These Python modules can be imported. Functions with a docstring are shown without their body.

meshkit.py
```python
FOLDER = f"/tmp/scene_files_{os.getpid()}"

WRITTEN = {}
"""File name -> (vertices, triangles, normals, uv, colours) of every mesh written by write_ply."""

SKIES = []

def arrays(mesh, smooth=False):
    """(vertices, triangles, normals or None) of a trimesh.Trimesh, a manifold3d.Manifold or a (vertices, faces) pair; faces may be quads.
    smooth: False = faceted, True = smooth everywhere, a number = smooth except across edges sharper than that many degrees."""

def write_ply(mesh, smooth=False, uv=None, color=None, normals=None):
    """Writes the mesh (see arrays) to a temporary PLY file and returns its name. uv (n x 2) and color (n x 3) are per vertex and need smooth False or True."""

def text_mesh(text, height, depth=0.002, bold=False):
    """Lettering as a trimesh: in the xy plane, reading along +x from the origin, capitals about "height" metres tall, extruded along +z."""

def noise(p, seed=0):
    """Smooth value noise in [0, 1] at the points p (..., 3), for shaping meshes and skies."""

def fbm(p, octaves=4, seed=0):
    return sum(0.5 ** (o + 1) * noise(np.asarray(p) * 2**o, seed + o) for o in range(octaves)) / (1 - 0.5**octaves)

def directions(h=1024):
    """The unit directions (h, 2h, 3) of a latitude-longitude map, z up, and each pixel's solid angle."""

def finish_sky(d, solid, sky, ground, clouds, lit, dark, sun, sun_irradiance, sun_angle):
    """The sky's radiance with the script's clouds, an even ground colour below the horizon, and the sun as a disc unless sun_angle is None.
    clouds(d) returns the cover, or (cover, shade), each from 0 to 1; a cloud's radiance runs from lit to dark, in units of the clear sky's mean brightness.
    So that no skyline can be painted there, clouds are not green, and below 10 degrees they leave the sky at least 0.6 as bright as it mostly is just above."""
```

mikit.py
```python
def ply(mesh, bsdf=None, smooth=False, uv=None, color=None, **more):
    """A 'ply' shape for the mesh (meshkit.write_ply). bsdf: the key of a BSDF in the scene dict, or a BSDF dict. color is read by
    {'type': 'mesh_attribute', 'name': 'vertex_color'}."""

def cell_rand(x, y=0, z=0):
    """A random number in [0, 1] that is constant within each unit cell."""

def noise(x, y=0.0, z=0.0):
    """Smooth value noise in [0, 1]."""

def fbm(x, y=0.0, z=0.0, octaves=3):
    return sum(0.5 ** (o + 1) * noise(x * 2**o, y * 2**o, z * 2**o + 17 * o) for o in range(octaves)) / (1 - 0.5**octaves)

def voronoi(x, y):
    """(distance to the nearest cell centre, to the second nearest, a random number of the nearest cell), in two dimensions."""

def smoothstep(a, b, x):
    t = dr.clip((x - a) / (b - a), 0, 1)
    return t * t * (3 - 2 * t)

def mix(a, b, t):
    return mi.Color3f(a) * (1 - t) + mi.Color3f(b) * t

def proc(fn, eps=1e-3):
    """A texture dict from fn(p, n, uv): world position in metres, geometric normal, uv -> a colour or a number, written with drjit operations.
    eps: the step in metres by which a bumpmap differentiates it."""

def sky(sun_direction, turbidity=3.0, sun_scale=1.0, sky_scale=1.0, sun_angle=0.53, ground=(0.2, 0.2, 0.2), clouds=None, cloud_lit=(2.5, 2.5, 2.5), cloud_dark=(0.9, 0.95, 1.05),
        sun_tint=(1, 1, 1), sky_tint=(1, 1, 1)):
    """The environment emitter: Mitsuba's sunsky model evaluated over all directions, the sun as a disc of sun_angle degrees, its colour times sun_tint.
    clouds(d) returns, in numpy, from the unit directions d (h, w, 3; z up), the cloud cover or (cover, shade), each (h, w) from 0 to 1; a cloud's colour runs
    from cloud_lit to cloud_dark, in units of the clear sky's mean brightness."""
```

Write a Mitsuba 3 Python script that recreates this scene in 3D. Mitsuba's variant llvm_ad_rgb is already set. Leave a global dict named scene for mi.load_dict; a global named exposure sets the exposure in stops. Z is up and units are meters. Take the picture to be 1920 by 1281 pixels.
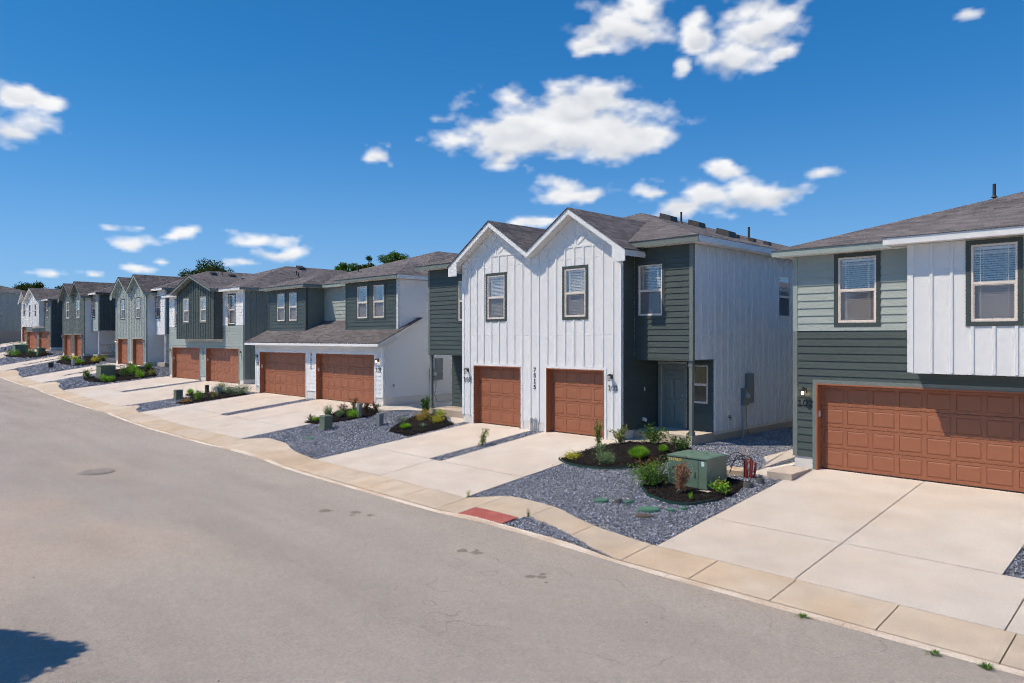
import math, random
import numpy as np
import drjit as dr
import mitsuba as mi
import mikit, meshkit
import trimesh
import manifold3d as m3
import shapely
from shapely.geometry import Polygon, Point, box as sbox
from mikit import proc, noise, fbm, voronoi, cell_rand, smoothstep, mix

T = mi.ScalarTransform4f
scene, labels = {}, {}
R = np.random.default_rng(7)

# ------------------------------------------------------------------ camera, sky, exposure
YAW = math.radians(45.09)
scene['camera'] = {'type': 'perspective', 'fov_axis': 'x', 'fov': 2 * math.degrees(math.atan(960 / 1374.0)),
                   'principal_point_offset_y': 0.0043, 'near_clip': 0.1, 'far_clip': 3000.0,
                   'to_world': T().look_at(origin=[0, 0, 0], target=[-math.sin(YAW), math.cos(YAW), 0], up=[0, 0, 1])}
exposure = 1.35
SUN = (-0.70, -1.0, 1.85)
# cumulus: (azimuth, elevation, half width, half height) in degrees
CL = [(132.17, 15.83, 6.24, 2.58), (135.09, 15.19, 5.42, 1.75), (127.63, 15.33, 4.51, 2.15), (129.69, 17.49, 3.93, 1.45), (125.59, 14.49, 2.43, 1.03), (136.13, 13.7, 1.46, 0.92), (126.6, 22.66, 3.47, 1.32), (124.58, 23.68, 2.22, 0.98), (128.86, 21.88, 1.65, 0.83), (115.83, 22.07, 2.79, 1.65), (118.47, 19.93, 2.49, 1.2), (121.19, 21.93, 1.26, 1.13), (115.09, 19.92, 1.47, 0.63), (119.24, 10.32, 5.02, 1.28), (121.19, 9.82, 3.34, 0.89), (115.83, 10.4, 3.16, 0.94), (118.86, 12.34, 1.54, 0.72), (112.38, 11.76, 1.42, 0.54), (130.1, 11.2, 3.52, 0.75), (131.13, 11.69, 1.87, 0.67), (124.17, 11.2, 1.81, 0.49), (133.42, 9.09, 1.87, 0.5), (145.6, 13.79, 1.29, 0.74), (144.59, 13.13, 0.65, 0.25), (168.9, 13.43, 2.16, 0.97), (169.18, 15.34, 1.72, 0.76), (167.73, 15.09, 0.89, 0.63), (162.25, 6.47, 1.72, 0.74), (159.38, 7.26, 1.66, 0.53), (162.58, 7.65, 1.18, 0.3), (154.35, 7.24, 2.79, 0.63), (152.85, 6.21, 2.65, 0.71), (154.72, 5.48, 1.66, 0.43), (167.13, 4.3, 1.95, 0.42), (161.92, 4.72, 1.33, 0.3), (160.41, 5.34, 0.68, 0.26), (164.99, 4.29, 0.94, 0.25), (103.2, 20.75, 0.84, 0.35), (122.18, 19.89, 0.79, 0.81)]
_r = np.random.default_rng(3)
for _ in range(60):                     # the same fair-weather clouds all round
    a = _r.uniform(178, 450); e = _r.uniform(4, 60); k = _r.uniform(.5, 1.6)
    for _j in range(3):
        CL.append((a + _r.normal(0, 2.5 * k), e + _r.normal(0, .8 * k), 3.2 * k * _r.uniform(.5, 1), 1.2 * k * _r.uniform(.5, 1)))


def clouds(d):
    az = np.degrees(np.arctan2(d[..., 1], d[..., 0])); el = np.degrees(np.arcsin(np.clip(d[..., 2], -1, 1)))
    f = np.full(az.shape, -9.0); low = np.zeros(az.shape); big = np.zeros(az.shape)
    w = meshkit.fbm(d * 22, 4, 5) - .5
    w2 = meshkit.fbm(d * 22, 4, 15) - .5
    q = np.stack([d[..., 0], d[..., 1], d[..., 2] * 1.7], -1)
    n = meshkit.fbm(q * 34, 6, 11) - .5
    for a, e, ra, re in CL:
        da = (az - a + 180) % 360 - 180
        m = (np.abs(da) < 2.4 * ra + 2) & (np.abs(el - e) < 2.4 * re + 2)
        sm = min(1.0, re / 1.1)
        x = da[m] / (ra * 1.2) + w[m] * 2.2 / max(ra, 1.0); y = (el[m] - e) / (re * 1.26) + w2[m] * 1.6 / max(re, .8)
        y = np.where(y < 0, y * 1.2, y)
        v = 1 - np.sqrt(x * x + y * y)
        v = v - .32 * (1 - sm)
        f[m] = np.maximum(f[m], v)
        low[m] = np.maximum(low[m], np.clip(v * 2, 0, 1) * np.clip(.45 - y, 0, 1) * sm)
    c = f * 1.5 + n * 2.5
    t = np.clip((c + .10) / .95, 0, 1)
    cover = t ** 1.25
    cover = np.where(f > -.9, cover, 0)
    n2 = meshkit.fbm(q * 28, 4, 31)
    shade = np.clip(low * .9 + (n2 - .5) * 1.5 + .12, 0, 1) * np.clip(f * 2, 0, 1)
    veil = .34 * np.exp(-(np.maximum(el, 0) / 9.0) ** 1.6)                   # haze near the horizon
    return np.maximum(cover * .97, veil), np.where(cover > veil, shade * .8, .55)


scene['sky'] = mikit.sky(SUN, turbidity=2.6, clouds=clouds, cloud_lit=(4.3, 4.3, 4.3), cloud_dark=(2.5, 2.65, 2.9), sun_scale=1.15, sky_scale=.86, sky_tint=(.22, .97, 1.47), ground=(.3, .28, .26))


# ------------------------------------------------------------------ materials
def rgb(*c):
    return {'type': 'rgb', 'value': list(c)}


def mat(name, col, rough=.6, spec=.4, metallic=0.0, bump=None, **k):
    b = {'type': 'principled', 'base_color': col if isinstance(col, dict) else rgb(*col), 'roughness': rough, 'specular': spec, 'metallic': metallic, **k}
    if bump:
        b = {'type': 'bumpmap', 'arbitrary': bump[0], 'scale': bump[1], 'bsdf': b}
    scene[name] = {'type': 'twosided', 'bsdf': b}
    return name


def paint(c, amt=.10):
    c = mi.Color3f(*c)
    return proc(lambda p, n, uv: c * (1 - amt * .5 + amt * fbm(p.x * .9 + p.y * .9, p.y * .9 - p.x * .3, p.z * 5.0, 3)))


mat('white_paint', (.705, .735, .77), .6, .3)
_dk = mi.Color3f(.060, .080, .079)
mat('dark_paint', proc(lambda p, n, uv: _dk * (.80 + .40 * (.5 * fbm((p.x + p.y) * .9, p.z * 22.0, 2.0, 3) + .5 * fbm((p.x + p.y) * .7, p.z * 5.0, 5.0, 3)))), .5)
mat('sage_paint', paint((.325, .378, .370), .07), .55)
mat('green_paint', paint((.135, .170, .165), .14), .55)
mat('soffit_paint', (.66, .65, .63), .7)
mat('trim_dark', (.052, .070, .071), .5)
mat('trim_white', (.71, .745, .785), .5)
mat('trim_sage', (.29, .36, .35), .5)
mat('trim_grey', (.16, .19, .187), .5)
mat('terracotta', paint((.310, .122, .068), .08), .5)
mat('door_grey', (.20, .245, .245), .45)
mat('vinyl', (.70, .64, .59), .4)
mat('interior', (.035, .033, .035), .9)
mat('blind', (.62, .63, .66), .6)
mat('black_metal', (.02, .02, .022), .4)
mat('grey_metal', (.17, .20, .215), .45, .5)
mat('light_metal', (.45, .47, .48), .4, .5)
mat('galvanized', (.40, .42, .45), .5, .5, .3)
mat('vent_plastic', (.045, .045, .048), .5)
mat('white_plastic', (.7, .7, .7), .4)
mat('wood', (.50, .27, .10), .7)
mat('transformer_green', paint((.105, .175, .140), .12), .35, .6)
mat('pedestal_green', paint((.13, .165, .125), .2), .6)
mat('lid_green', paint((.055, .15, .11), .45), .75)
mat('rust', (.075, .06, .048), .8)
mat('edging_green', (.012, .045, .038), .5)
mat('red_plastic', (.26, .028, .02), .45)
mat('pink_plastic', (.62, .36, .26), .5)
mat('yellow_mark', (.85, .58, .03), .5)
mat('sticker', (.55, .68, .78), .4)
mat('black_rubber', (.025, .025, .027), .6)
mat('stub_grey', (.09, .095, .10), .8)
mat('glass_lamp', (.8, .78, .7), .2)
scene['pane_glass'] = {'type': 'thindielectric', 'int_ior': 1.75}
scene['screen_mesh'] = {'type': 'mask', 'opacity': .33, 'bsdf': {'type': 'twosided', 'bsdf': {'type': 'diffuse', 'reflectance': rgb(.13, .12, .14)}}}
scene['leaf'] = {'type': 'principledthin', 'base_color': {'type': 'mesh_attribute', 'name': 'vertex_color'}, 'roughness': .55, 'diff_trans': .7, 'spec_trans': 0.0}
scene['pebble'] = {'type': 'twosided', 'bsdf': {'type': 'principled', 'base_color': {'type': 'mesh_attribute', 'name': 'vertex_color'}, 'roughness': .75, 'specular': .35}}
scene['bark'] = {'type': 'twosided', 'bsdf': {'type': 'diffuse', 'reflectance': rgb(.12, .095, .075)}}


def shingle_coord(p, n):
    s = dr.sqrt(dr.square(n.x) + dr.square(n.y)) + 1e-4
    row = p.z / s / .143
    along = (p.x * n.y - p.y * n.x) / s
    return row, along


def f_shingle(p, n, uv):
    row, al = shingle_coord(p, n)
    r = dr.floor(row)
    tab = cell_rand(dr.floor(al / .32 + cell_rand(r, 3) * 7), r, 1)
    wide = fbm(p.x * .5, p.y * .5, p.z * 1.2, 3)
    streak = fbm(al * 1.2 + cell_rand(r, 9) * 20, row * .8, 0, 3)
    k = .66 + .40 * tab + .38 * (wide - .5) + .55 * (streak - .5)
    g = noise(p.x * 90, p.y * 90, p.z * 90)
    c = mix((.112, .108, .119), (.130, .121, .130), tab * .7)
    return c * k * (.8 + .4 * g)


def f_shingle_h(p, n, uv):
    row, al = shingle_coord(p, n)
    fr = row - dr.floor(row)
    r = dr.floor(row)
    tab = cell_rand(dr.floor(al / .32 + cell_rand(r, 3) * 7), r, 1)
    return (1 - fr) * .9 + tab * .5


mat('shingle', proc(f_shingle), .9, .2, bump=(proc(f_shingle_h, 4e-3), .010))


def f_concrete(p, n, uv):
    a = fbm(p.x * .35, p.y * .35, 3.0, 4)
    b = fbm(p.x * 1.6 + 30, p.y * 1.6, 7.0, 4)
    st = fbm(p.x * .5 + 9, p.y * 2.4, 1.0, 3)
    g = noise(p.x * 70, p.y * 70, p.z * 70)
    c = mix((.478, .425, .375), (.488, .460, .43), smoothstep(.25, .75, a * .65 + st * .35))
    # paler, washed concrete towards the garage doors
    return c * (.91 + .18 * b) * (.94 + .12 * g)


mat('concrete', proc(f_concrete), .85, .3)


def f_walk(p, n, uv):
    a = fbm(p.x * .7, p.y * .7, 3.0, 4)
    b = fbm(p.x * 2.6 + 30, p.y * 2.6, 7.0, 4)
    r = cell_rand(dr.floor((p.x + 100.0) / 1.55), 5)
    g = noise(p.x * 70, p.y * 70, p.z * 70)
    c = mix((.455, .37, .28), (.475, .415, .345), smoothstep(.3, .7, a))
    return c * (.86 + .22 * b) * (.93 + .12 * r) * (.94 + .12 * g)


mat('walk_concrete', proc(f_walk), .85, .3)


def f_curb(p, n, uv):
    a = fbm(p.x * 1.5, p.y * 4, 2.0, 4)
    g = noise(p.x * 60, p.y * 60, p.z * 60)
    return mix((.47, .39, .315), (.56, .51, .455), smoothstep(.3, .65, a)) * (.85 + .3 * g)


mat('curb_concrete', proc(f_curb), .9, .2)


def f_found(p, n, uv):
    a = fbm(p.x * .8 + p.y * .8, p.z * 3, 2.0, 4)
    g = noise(p.x * 50, p.y * 50, p.z * 50)
    return mix((.36, .31, .27), (.47, .42, .375), a) * (.88 + .24 * g)


mat('foundation_concrete', proc(f_found), .9, .2)
SPOTS = [(-15.49, 9.19, .20), (-14.9, 9.63, .17), (-14.72, 9.42, .08), (-14.46, 9.75, .13), (-10.88, 9.48, .13), (-10.60, 9.6, .15), (-10.74, 9.72, .06), (-8.91, 9.33, .11), (-8.75, 9.46, .10), (-8.85, 9.6, .07), (-8.5, 9.3, .05)]


def f_asphalt(p, n, uv):
    x, y = p.x, p.y
    a = fbm(x * .12, y * .30, 3.0, 4)
    b = fbm(x * .5, y * .9, 8.0, 4)
    lane = fbm(x * .10 + 40, y * 1.6, 1.0, 3)
    g = noise(x * 45, y * 45, 0) * .5 + noise(x * 110, y * 110, 3) * .5
    c = mix((.262, .240, .223), (.298, .278, .260), smoothstep(.25, .75, a * .5 + lane * .5))
    dirt = smoothstep(.47, .70, fbm(x * .16 + 5, y * .26 + 2, 11.0, 4)) * smoothstep(-9.0, -20.0, x) * smoothstep(8.5, 5.5, y)
    c = mix(c, (.36, .295, .245), dirt * .7)
    edge = smoothstep(9.9, 10.9, y) * smoothstep(.35, .6, fbm(x * .8, y * 2, 5.0, 3)) * .35
    c = mix(c, (.34, .29, .25), edge)
    # a few hairline cracks
    q = fbm(x * .45, y * .45, 21.0, 4)
    crack = (1 - smoothstep(0, .0035, dr.abs(q - .5))) * smoothstep(.55, .7, fbm(x * .11, y * .11, 31.0, 2))
    c = c * (1 - .22 * crack)
    c = c * (.90 + .20 * b) * (.80 + .40 * g) * (.95 + .10 * noise(x * 22, y * 22, 5)) * (.975 + .05 * noise(x * 6, y * 6, 9))
    for sx, sy, r in SPOTS:
        e = dr.sqrt(dr.square(x - sx) + dr.square(y - sy)) / r + (noise(x * 14, y * 14, 2) - .5) * .5
        c = mix(c, (.085, .055, .035), (1 - smoothstep(.6, 1.05, e)) * .5)
    return c


mat('asphalt', proc(f_asphalt), .85, .35, bump=(proc(lambda p, n, uv: noise(p.x * 60, p.y * 60, 0) * .6 + noise(p.x * 24, p.y * 24, 0), 3e-3), .0025))


def f_ground(p, n, uv):
    a = fbm(p.x * .2, p.y * .2, 3.0, 5)
    g = noise(p.x * 20, p.y * 20, 0)
    return mix((.26, .21, .15), (.16, .17, .09), smoothstep(.35, .65, a)) * (.75 + .5 * g)


mat('earth', proc(f_ground), .95, .1)


def f_gravel(p, n, uv):
    d1, d2, k = voronoi(p.x * 24, p.y * 24)
    return mi.Color3f(.13, .145, .185) * (.45 + .9 * k) * smoothstep(0, .3, d2 - d1)


mat('gravel_floor', proc(f_gravel), .9, .2)


def f_mulch(p, n, uv):
    d1, d2, k = voronoi(p.x * 30 + noise(p.x * 9, p.y * 9) * 2, p.y * 30)
    return mi.Color3f(.011, .0095, .010) * (.5 + 1.0 * k)


mat('mulch_floor', proc(f_mulch), .95, .1)


def f_tactile(p, n, uv):
    g = fbm(p.x * 3, p.y * 3, 1.0, 4)
    return mix((.30, .075, .07), (.40, .15, .13), g)


mat('tactile_red', proc(f_tactile), .8, .2)


# ------------------------------------------------------------------ mesh helpers
def cat(ms):
    vs, fs, o = [], [], 0
    for v, f in ms:
        vs.append(v); fs.append(np.asarray(f) + o); o += len(v)
    return np.vstack(vs), np.vstack(fs)


BF = np.array([[0, 1, 3], [0, 3, 2], [4, 6, 7], [4, 7, 5], [0, 4, 5], [0, 5, 1], [2, 3, 7], [2, 7, 6], [0, 2, 6], [0, 6, 4], [1, 5, 7], [1, 7, 3]])


def bx(x0, x1, y0, y1, z0, z1):
    return np.array([[x, y, z] for x in (x0, x1) for y in (y0, y1) for z in (z0, z1)], float), BF


def cyl(p0, p1, r0, r1=None, n=12):
    r1 = r0 if r1 is None else r1
    p0, p1 = np.array(p0, float), np.array(p1, float)
    z = p1 - p0; z /= np.linalg.norm(z)
    x = np.cross(z, [0, 0, 1] if abs(z[2]) < .9 else [1, 0, 0]); x /= np.linalg.norm(x); y = np.cross(z, x)
    a = np.arange(n) * 2 * np.pi / n
    ring = np.cos(a)[:, None] * x + np.sin(a)[:, None] * y
    v = np.vstack([p0 + ring * r0, p1 + ring * r1, [p0, p1]])
    i = np.arange(n); j = (i + 1) % n
    f = np.vstack([np.stack([i, j, j + n], 1), np.stack([i, j + n, i + n], 1), np.stack([j, i, i * 0 + 2 * n], 1), np.stack([i + n, j + n, i * 0 + 2 * n + 1], 1)])
    return v, f


def tube(pts, r, n=6):
    pts = np.asarray(pts, float); rs = np.broadcast_to(r, len(pts))
    return cat([cyl(pts[i], pts[i + 1], rs[i], rs[i + 1], n) for i in range(len(pts) - 1)])


def used(k):
    return k in scene or k in labels or any(x.startswith(k + '__') for x in (TOPS if '__' not in k else ()))


TOPS = []
COUNT = {}


def newkey(base):
    n = COUNT.get(base, -1) + 1
    COUNT[base] = n
    return base if n == 0 else f'{base}_{n:03d}'


def add(name, mesh, bsdf, parent=None, smooth=False, **lab):
    k = newkey((parent + '__' if parent else '') + name)
    col = lab.pop('color', None)
    if isinstance(mesh, (tuple, list)):
        mesh = (np.asarray(mesh[0], float), np.asarray(mesh[1], int))
    scene[k] = mikit.ply(mesh, bsdf, smooth=smooth, color=col)
    if lab:
        labels[k] = {{'cat': 'category'}.get(a, a): b for a, b in lab.items()}
    return k


def thing(name, **lab):
    k = newkey(name)
    labels[k] = {{'cat': 'category'}.get(a, a): b for a, b in lab.items()}
    return k


class Fr:
    """A wall's frame: u along the wall, z up, d outwards."""
    def __init__(s, side, at):
        s.side = side
        s.O = np.array([0, at, 0.0]) if side == 'front' else np.array([at, 0, 0.0])
        s.u = np.array([1, 0, 0.0]) if side == 'front' else np.array([0, 1, 0.0])
        s.n = {'front': np.array([0, -1, 0.0]), 'right': np.array([1, 0, 0.0]), 'left': np.array([-1, 0, 0.0])}[side]
        s.flip = side == 'left'

    def pts(s, a):
        a = np.asarray(a, float)
        return s.O + a[:, :1] * s.u + a[:, 1:2] * [0, 0, 1.0] + a[:, 2:3] * s.n

    def mesh(s, a, f):
        f = np.asarray(f)
        return s.pts(a), f[:, ::-1] if s.flip else f


def fb(fr, u0, u1, z0, z1, d0, d1, dt=None):
    """a board: outer face at depth d1 below and dt above"""
    dt = d1 if dt is None else dt
    v = [[u, z, d] for u in (u0, u1) for z in (z0, z1) for d in (d0, d1 if z == z0 else dt)]
    return fr.mesh(v, BF[:, ::-1])


def frust(fr, u0, u1, z0, z1, d0, d1, e):
    v = [[u0, z0, d0], [u1, z0, d0], [u1, z1, d0], [u0, z1, d0], [u0 + e, z0 + e, d1], [u1 - e, z0 + e, d1], [u1 - e, z1 - e, d1], [u0 + e, z1 - e, d1]]
    f = [[4, 5, 6], [4, 6, 7]]
    for i in range(4):
        j = (i + 1) % 4
        f += [[i, j, j + 4], [i, j + 4, i + 4]]
    return fr.mesh(v, f)


def extr(fr, poly, d0, d1):
    """shapely polygon in (u, z), from depth d0 to d1"""
    ms = []
    for g in getattr(poly, 'geoms', [poly]):
        if g.is_empty or g.area < 1e-6:
            continue
        t = trimesh.creation.extrude_polygon(g, d1 - d0, engine='earcut')
        v = np.array(t.vertices); v[:, 2] += d0
        ms.append(fr.mesh(v, np.array(t.faces)))
    return cat(ms)


def text_on(fr, text, u, z, h, d, depth=.02, bold=True, vertical=False):
    ms = []
    for i, ch in enumerate(text if vertical else [text]):
        t = meshkit.text_mesh(ch, h, depth, bold)
        v = np.array(t.vertices); w = v[:, 0].max() + v[:, 0].min()
        v[:, 0] += u - w / 2; v[:, 1] += z - (i * h * 1.42 if vertical else 0); v[:, 2] += d
        ms.append(fr.mesh(v, np.array(t.faces)))
    return cat(ms)


def man(v):
    return m3.Manifold.hull_points(np.asarray(v, float))


def hip(x0, x1, y0, y1, z, s, back=True):
    h = (x1 - x0) / 2; xm = (x0 + x1) / 2
    return man([(x0, y0, z), (x1, y0, z), (x0, y1, z), (x1, y1, z), (xm, y0 + h, z + h * s), (xm, y1 - (h if back else 0), z + h * s)])


def mm(m):
    q = m.to_mesh()
    return np.array(q.vert_properties[:, :3], float), np.array(q.tri_verts, int)


# ------------------------------------------------------------------ terrain
def Yr(X):
    return 10.95 + np.interp(X, [-150, -107, -70, -33, 10], [4.6, 3.7, 2.22, 0, 0])


HOUSES = [(-2.4, 6.1, 19.1, -3.40), (-17.86, 6.0, 18.9, -3.25), (-33.05, 6.15, 18.8, -3.0), (-50.3, 6.1, 20.4, -2.87), (-67.6, 6.0, 21.2, -2.24), (-85.5, 6.0, 21.3, -1.82), (-106.6, 6.1, 22.7, -1.35), (-128.5, 6, 26, -.45)]
LOTS = [(3.4, 9), (-13.85, -8.2), (-26.6, -21.15), (-42.3, -38.55), (-64.9, -57), (-83.4, -73.4), (-100.6, -90.5), (-122, -112.6)]
LOTS = [(min(a), max(a)) for a in LOTS]
_a, _b, _e = [], [], []
for _c, _h, _y, _z in reversed(HOUSES):
    _a += [_c - _h, _c + _h]; _b += [_y, _y]; _e += [_z, _z]


def zroad(X):
    return np.interp(X, [-150, -110, -76.4, -47.4, -39.7, -26.6, -18.8, -10, -2, 10], [-1.6, -2.7, -3.5, -3.75, -3.77, -3.91, -4.08, -4.2, -4.25, -4.3])


def lotness(X):
    X = np.asarray(X, float); r = np.zeros_like(X)
    for a, b in LOTS:
        r = np.maximum(r, np.clip(np.minimum(X - a, b - X) / 1.6, 0, 1))
    return r * r * (3 - 2 * r)


def gz(X, Y):
    X = np.asarray(X, float); Y = np.asarray(Y, float)
    yf, zg = np.interp(X, _a, _b), np.interp(X, _a, _e)
    r = Yr(X); v = np.clip((Y - r) / (yf - r), 0, 1); z0 = zroad(X)
    up = z0 + .03 + v * (zg - z0 - .03) + lotness(X) * .07 * np.clip(1 - v * 2.2, 0, 1)
    return np.where(Y < r, z0 + .012 * np.minimum(r - Y, 5), up)


def gzf(x, y):
    return float(gz(np.array([x]), np.array([y]))[0])


def sheet(xs, ya, yb, ny, off, skirt=0.0, zf=None):
    """a strip of ground between the lines ya(x) and yb(x), off above the terrain; skirt closes its sides downwards"""
    xs = np.asarray(xs, float); t = np.linspace(0, 1, ny)
    A = np.array([ya(x) for x in xs]); B = np.array([yb(x) for x in xs])
    X = np.repeat(xs[:, None], ny, 1); Y = A[:, None] + (B - A)[:, None] * t
    Z = gz(X, Y) + off if zf is None else zf(X, Y)
    v = np.stack([X, Y, Z], -1).reshape(-1, 3); nx = len(xs)
    i, j = np.meshgrid(np.arange(nx - 1), np.arange(ny - 1), indexing='ij')
    a = (i * ny + j).ravel()
    f = np.vstack([np.stack([a, a + ny, a + ny + 1], 1), np.stack([a, a + ny + 1, a + 1], 1)])
    if skirt:
        ring = [k * ny for k in range(nx)] + [(nx - 1) * ny + k for k in range(1, ny)] + [k * ny + ny - 1 for k in range(nx - 2, -1, -1)] + [k for k in range(ny - 2, 0, -1)]
        ring = np.array(ring); n0 = len(v); m = len(ring)
        top = v[ring].copy(); low = top.copy(); low[:, 2] -= skirt
        v = np.vstack([v, top, low]); q = np.arange(m); p = (q + 1) % m
        f = np.vstack([f, np.stack([n0 + q, n0 + m + q, n0 + m + p], 1), np.stack([n0 + q, n0 + m + p, n0 + p], 1)])
    return v, f


def lin(a, b, step):
    return np.linspace(a, b, max(2, int(abs(b - a) / step) + 1))


YR = lambda w: (lambda x: float(Yr(x)) + w)
# the ground under everything and out to the horizon
gx = np.r_[-1500, -700, -350, lin(-200, 40, 4), 90, 300, 900]
_gys = np.r_[-900, -300, -120, -60, -30, -15, lin(-8, 44, 2), 60, 90, 140, 300, 900]
GX, GY = np.meshgrid(gx, _gys, indexing='ij')
GZ = gz(np.clip(GX, -150, 10), np.clip(GY, -8, 60)) - .16 - .05 * ((GY > -8) & (GY < 46))
_v = np.stack([GX, GY, GZ], -1).reshape(-1, 3); _n = len(_gys)
_i, _j = np.meshgrid(np.arange(len(gx) - 1), np.arange(_n - 1), indexing='ij'); _k = (_i * _n + _j).ravel()
add('ground', (_v, np.vstack([np.stack([_k, _k + _n, _k + _n + 1], 1), np.stack([_k, _k + _n + 1, _k + 1], 1)])), 'earth', kind='structure')
add('road', sheet(lin(-180, 30, 1.5), lambda x: -1.5, YR(.02), 16, 0), 'asphalt', kind='structure', smooth=True)


# curb: laid low across the driveways, full height along the gravel lots
def curb_h(x):
    return .035 + .095 * float(lotness(np.array([x]))[0])


def curb_piece(a, b):
    xs = lin(a, b, .25); rows = []
    prof = [(-.07, -.05), (-.03, .004), (0, .012), (.05, .55), (.09, .92), (.12, 1.0), (.205, 1.0), (.205, -1.5)]
    for x in xs:
        h = curb_h(x); z0 = float(zroad(x)); y0 = float(Yr(x))
        rows.append([[x, y0 + w, z0 + (q if abs(q) < .1 else q * h)] for w, q in prof])
    rows = np.array(rows); n = len(prof); v = rows.reshape(-1, 3)
    i, j = np.meshgrid(np.arange(len(xs) - 1), np.arange(n - 1), indexing='ij'); k = (i * n + j).ravel()
    f = np.vstack([np.stack([k, k + n, k + n + 1], 1), np.stack([k, k + n + 1, k + 1], 1)])
    caps = []
    for e, fl in ((0, 1), (len(xs) - 1, 0)):
        for q in range(1, n - 1):
            t = [e * n, e * n + q, e * n + q + 1]
            caps.append(t if not fl else t[::-1])
    return v, np.vstack([f, caps])


curb = newkey('curb'); labels[curb] = {'kind': 'structure'}
_x = 8.0
while _x > -60:
    add('segment', curb_piece(_x - 3.05 + .012, _x), 'curb_concrete', curb, smooth=35); _x -= 3.05
while _x > -140:
    add('segment', curb_piece(_x - 9 + .02, _x), 'curb_concrete', curb, smooth=35); _x -= 9

# sidewalk: it swings away from the curb along each gravel lot
WB_X, WB, WF = [-150.], [1.3], [.215]
for a, b in sorted(LOTS):
    L = b - a
    pts = [(a, 1.2), (a + .16 * L, 1.88), (a + .45 * L, 1.82), (a + .62 * L, 1.47), (a + .75 * L, 1.29), (b, 1.22)]
    for x, w in pts:
        WB_X.append(x); WB.append(w)
WB_X.append(12.); WB.append(1.3)
_wedge = ([-11.5, -11.42, -10.6, -10.06, -9.2, -8.5], [.215, .93, .77, .65, .34, .215])


def wback(x):
    return float(Yr(x) + np.interp(x, WB_X, WB))


def wfront(x):
    return float(Yr(x) + (np.interp(x, *_wedge) if -11.5 < x < -8.5 else .215))


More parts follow.
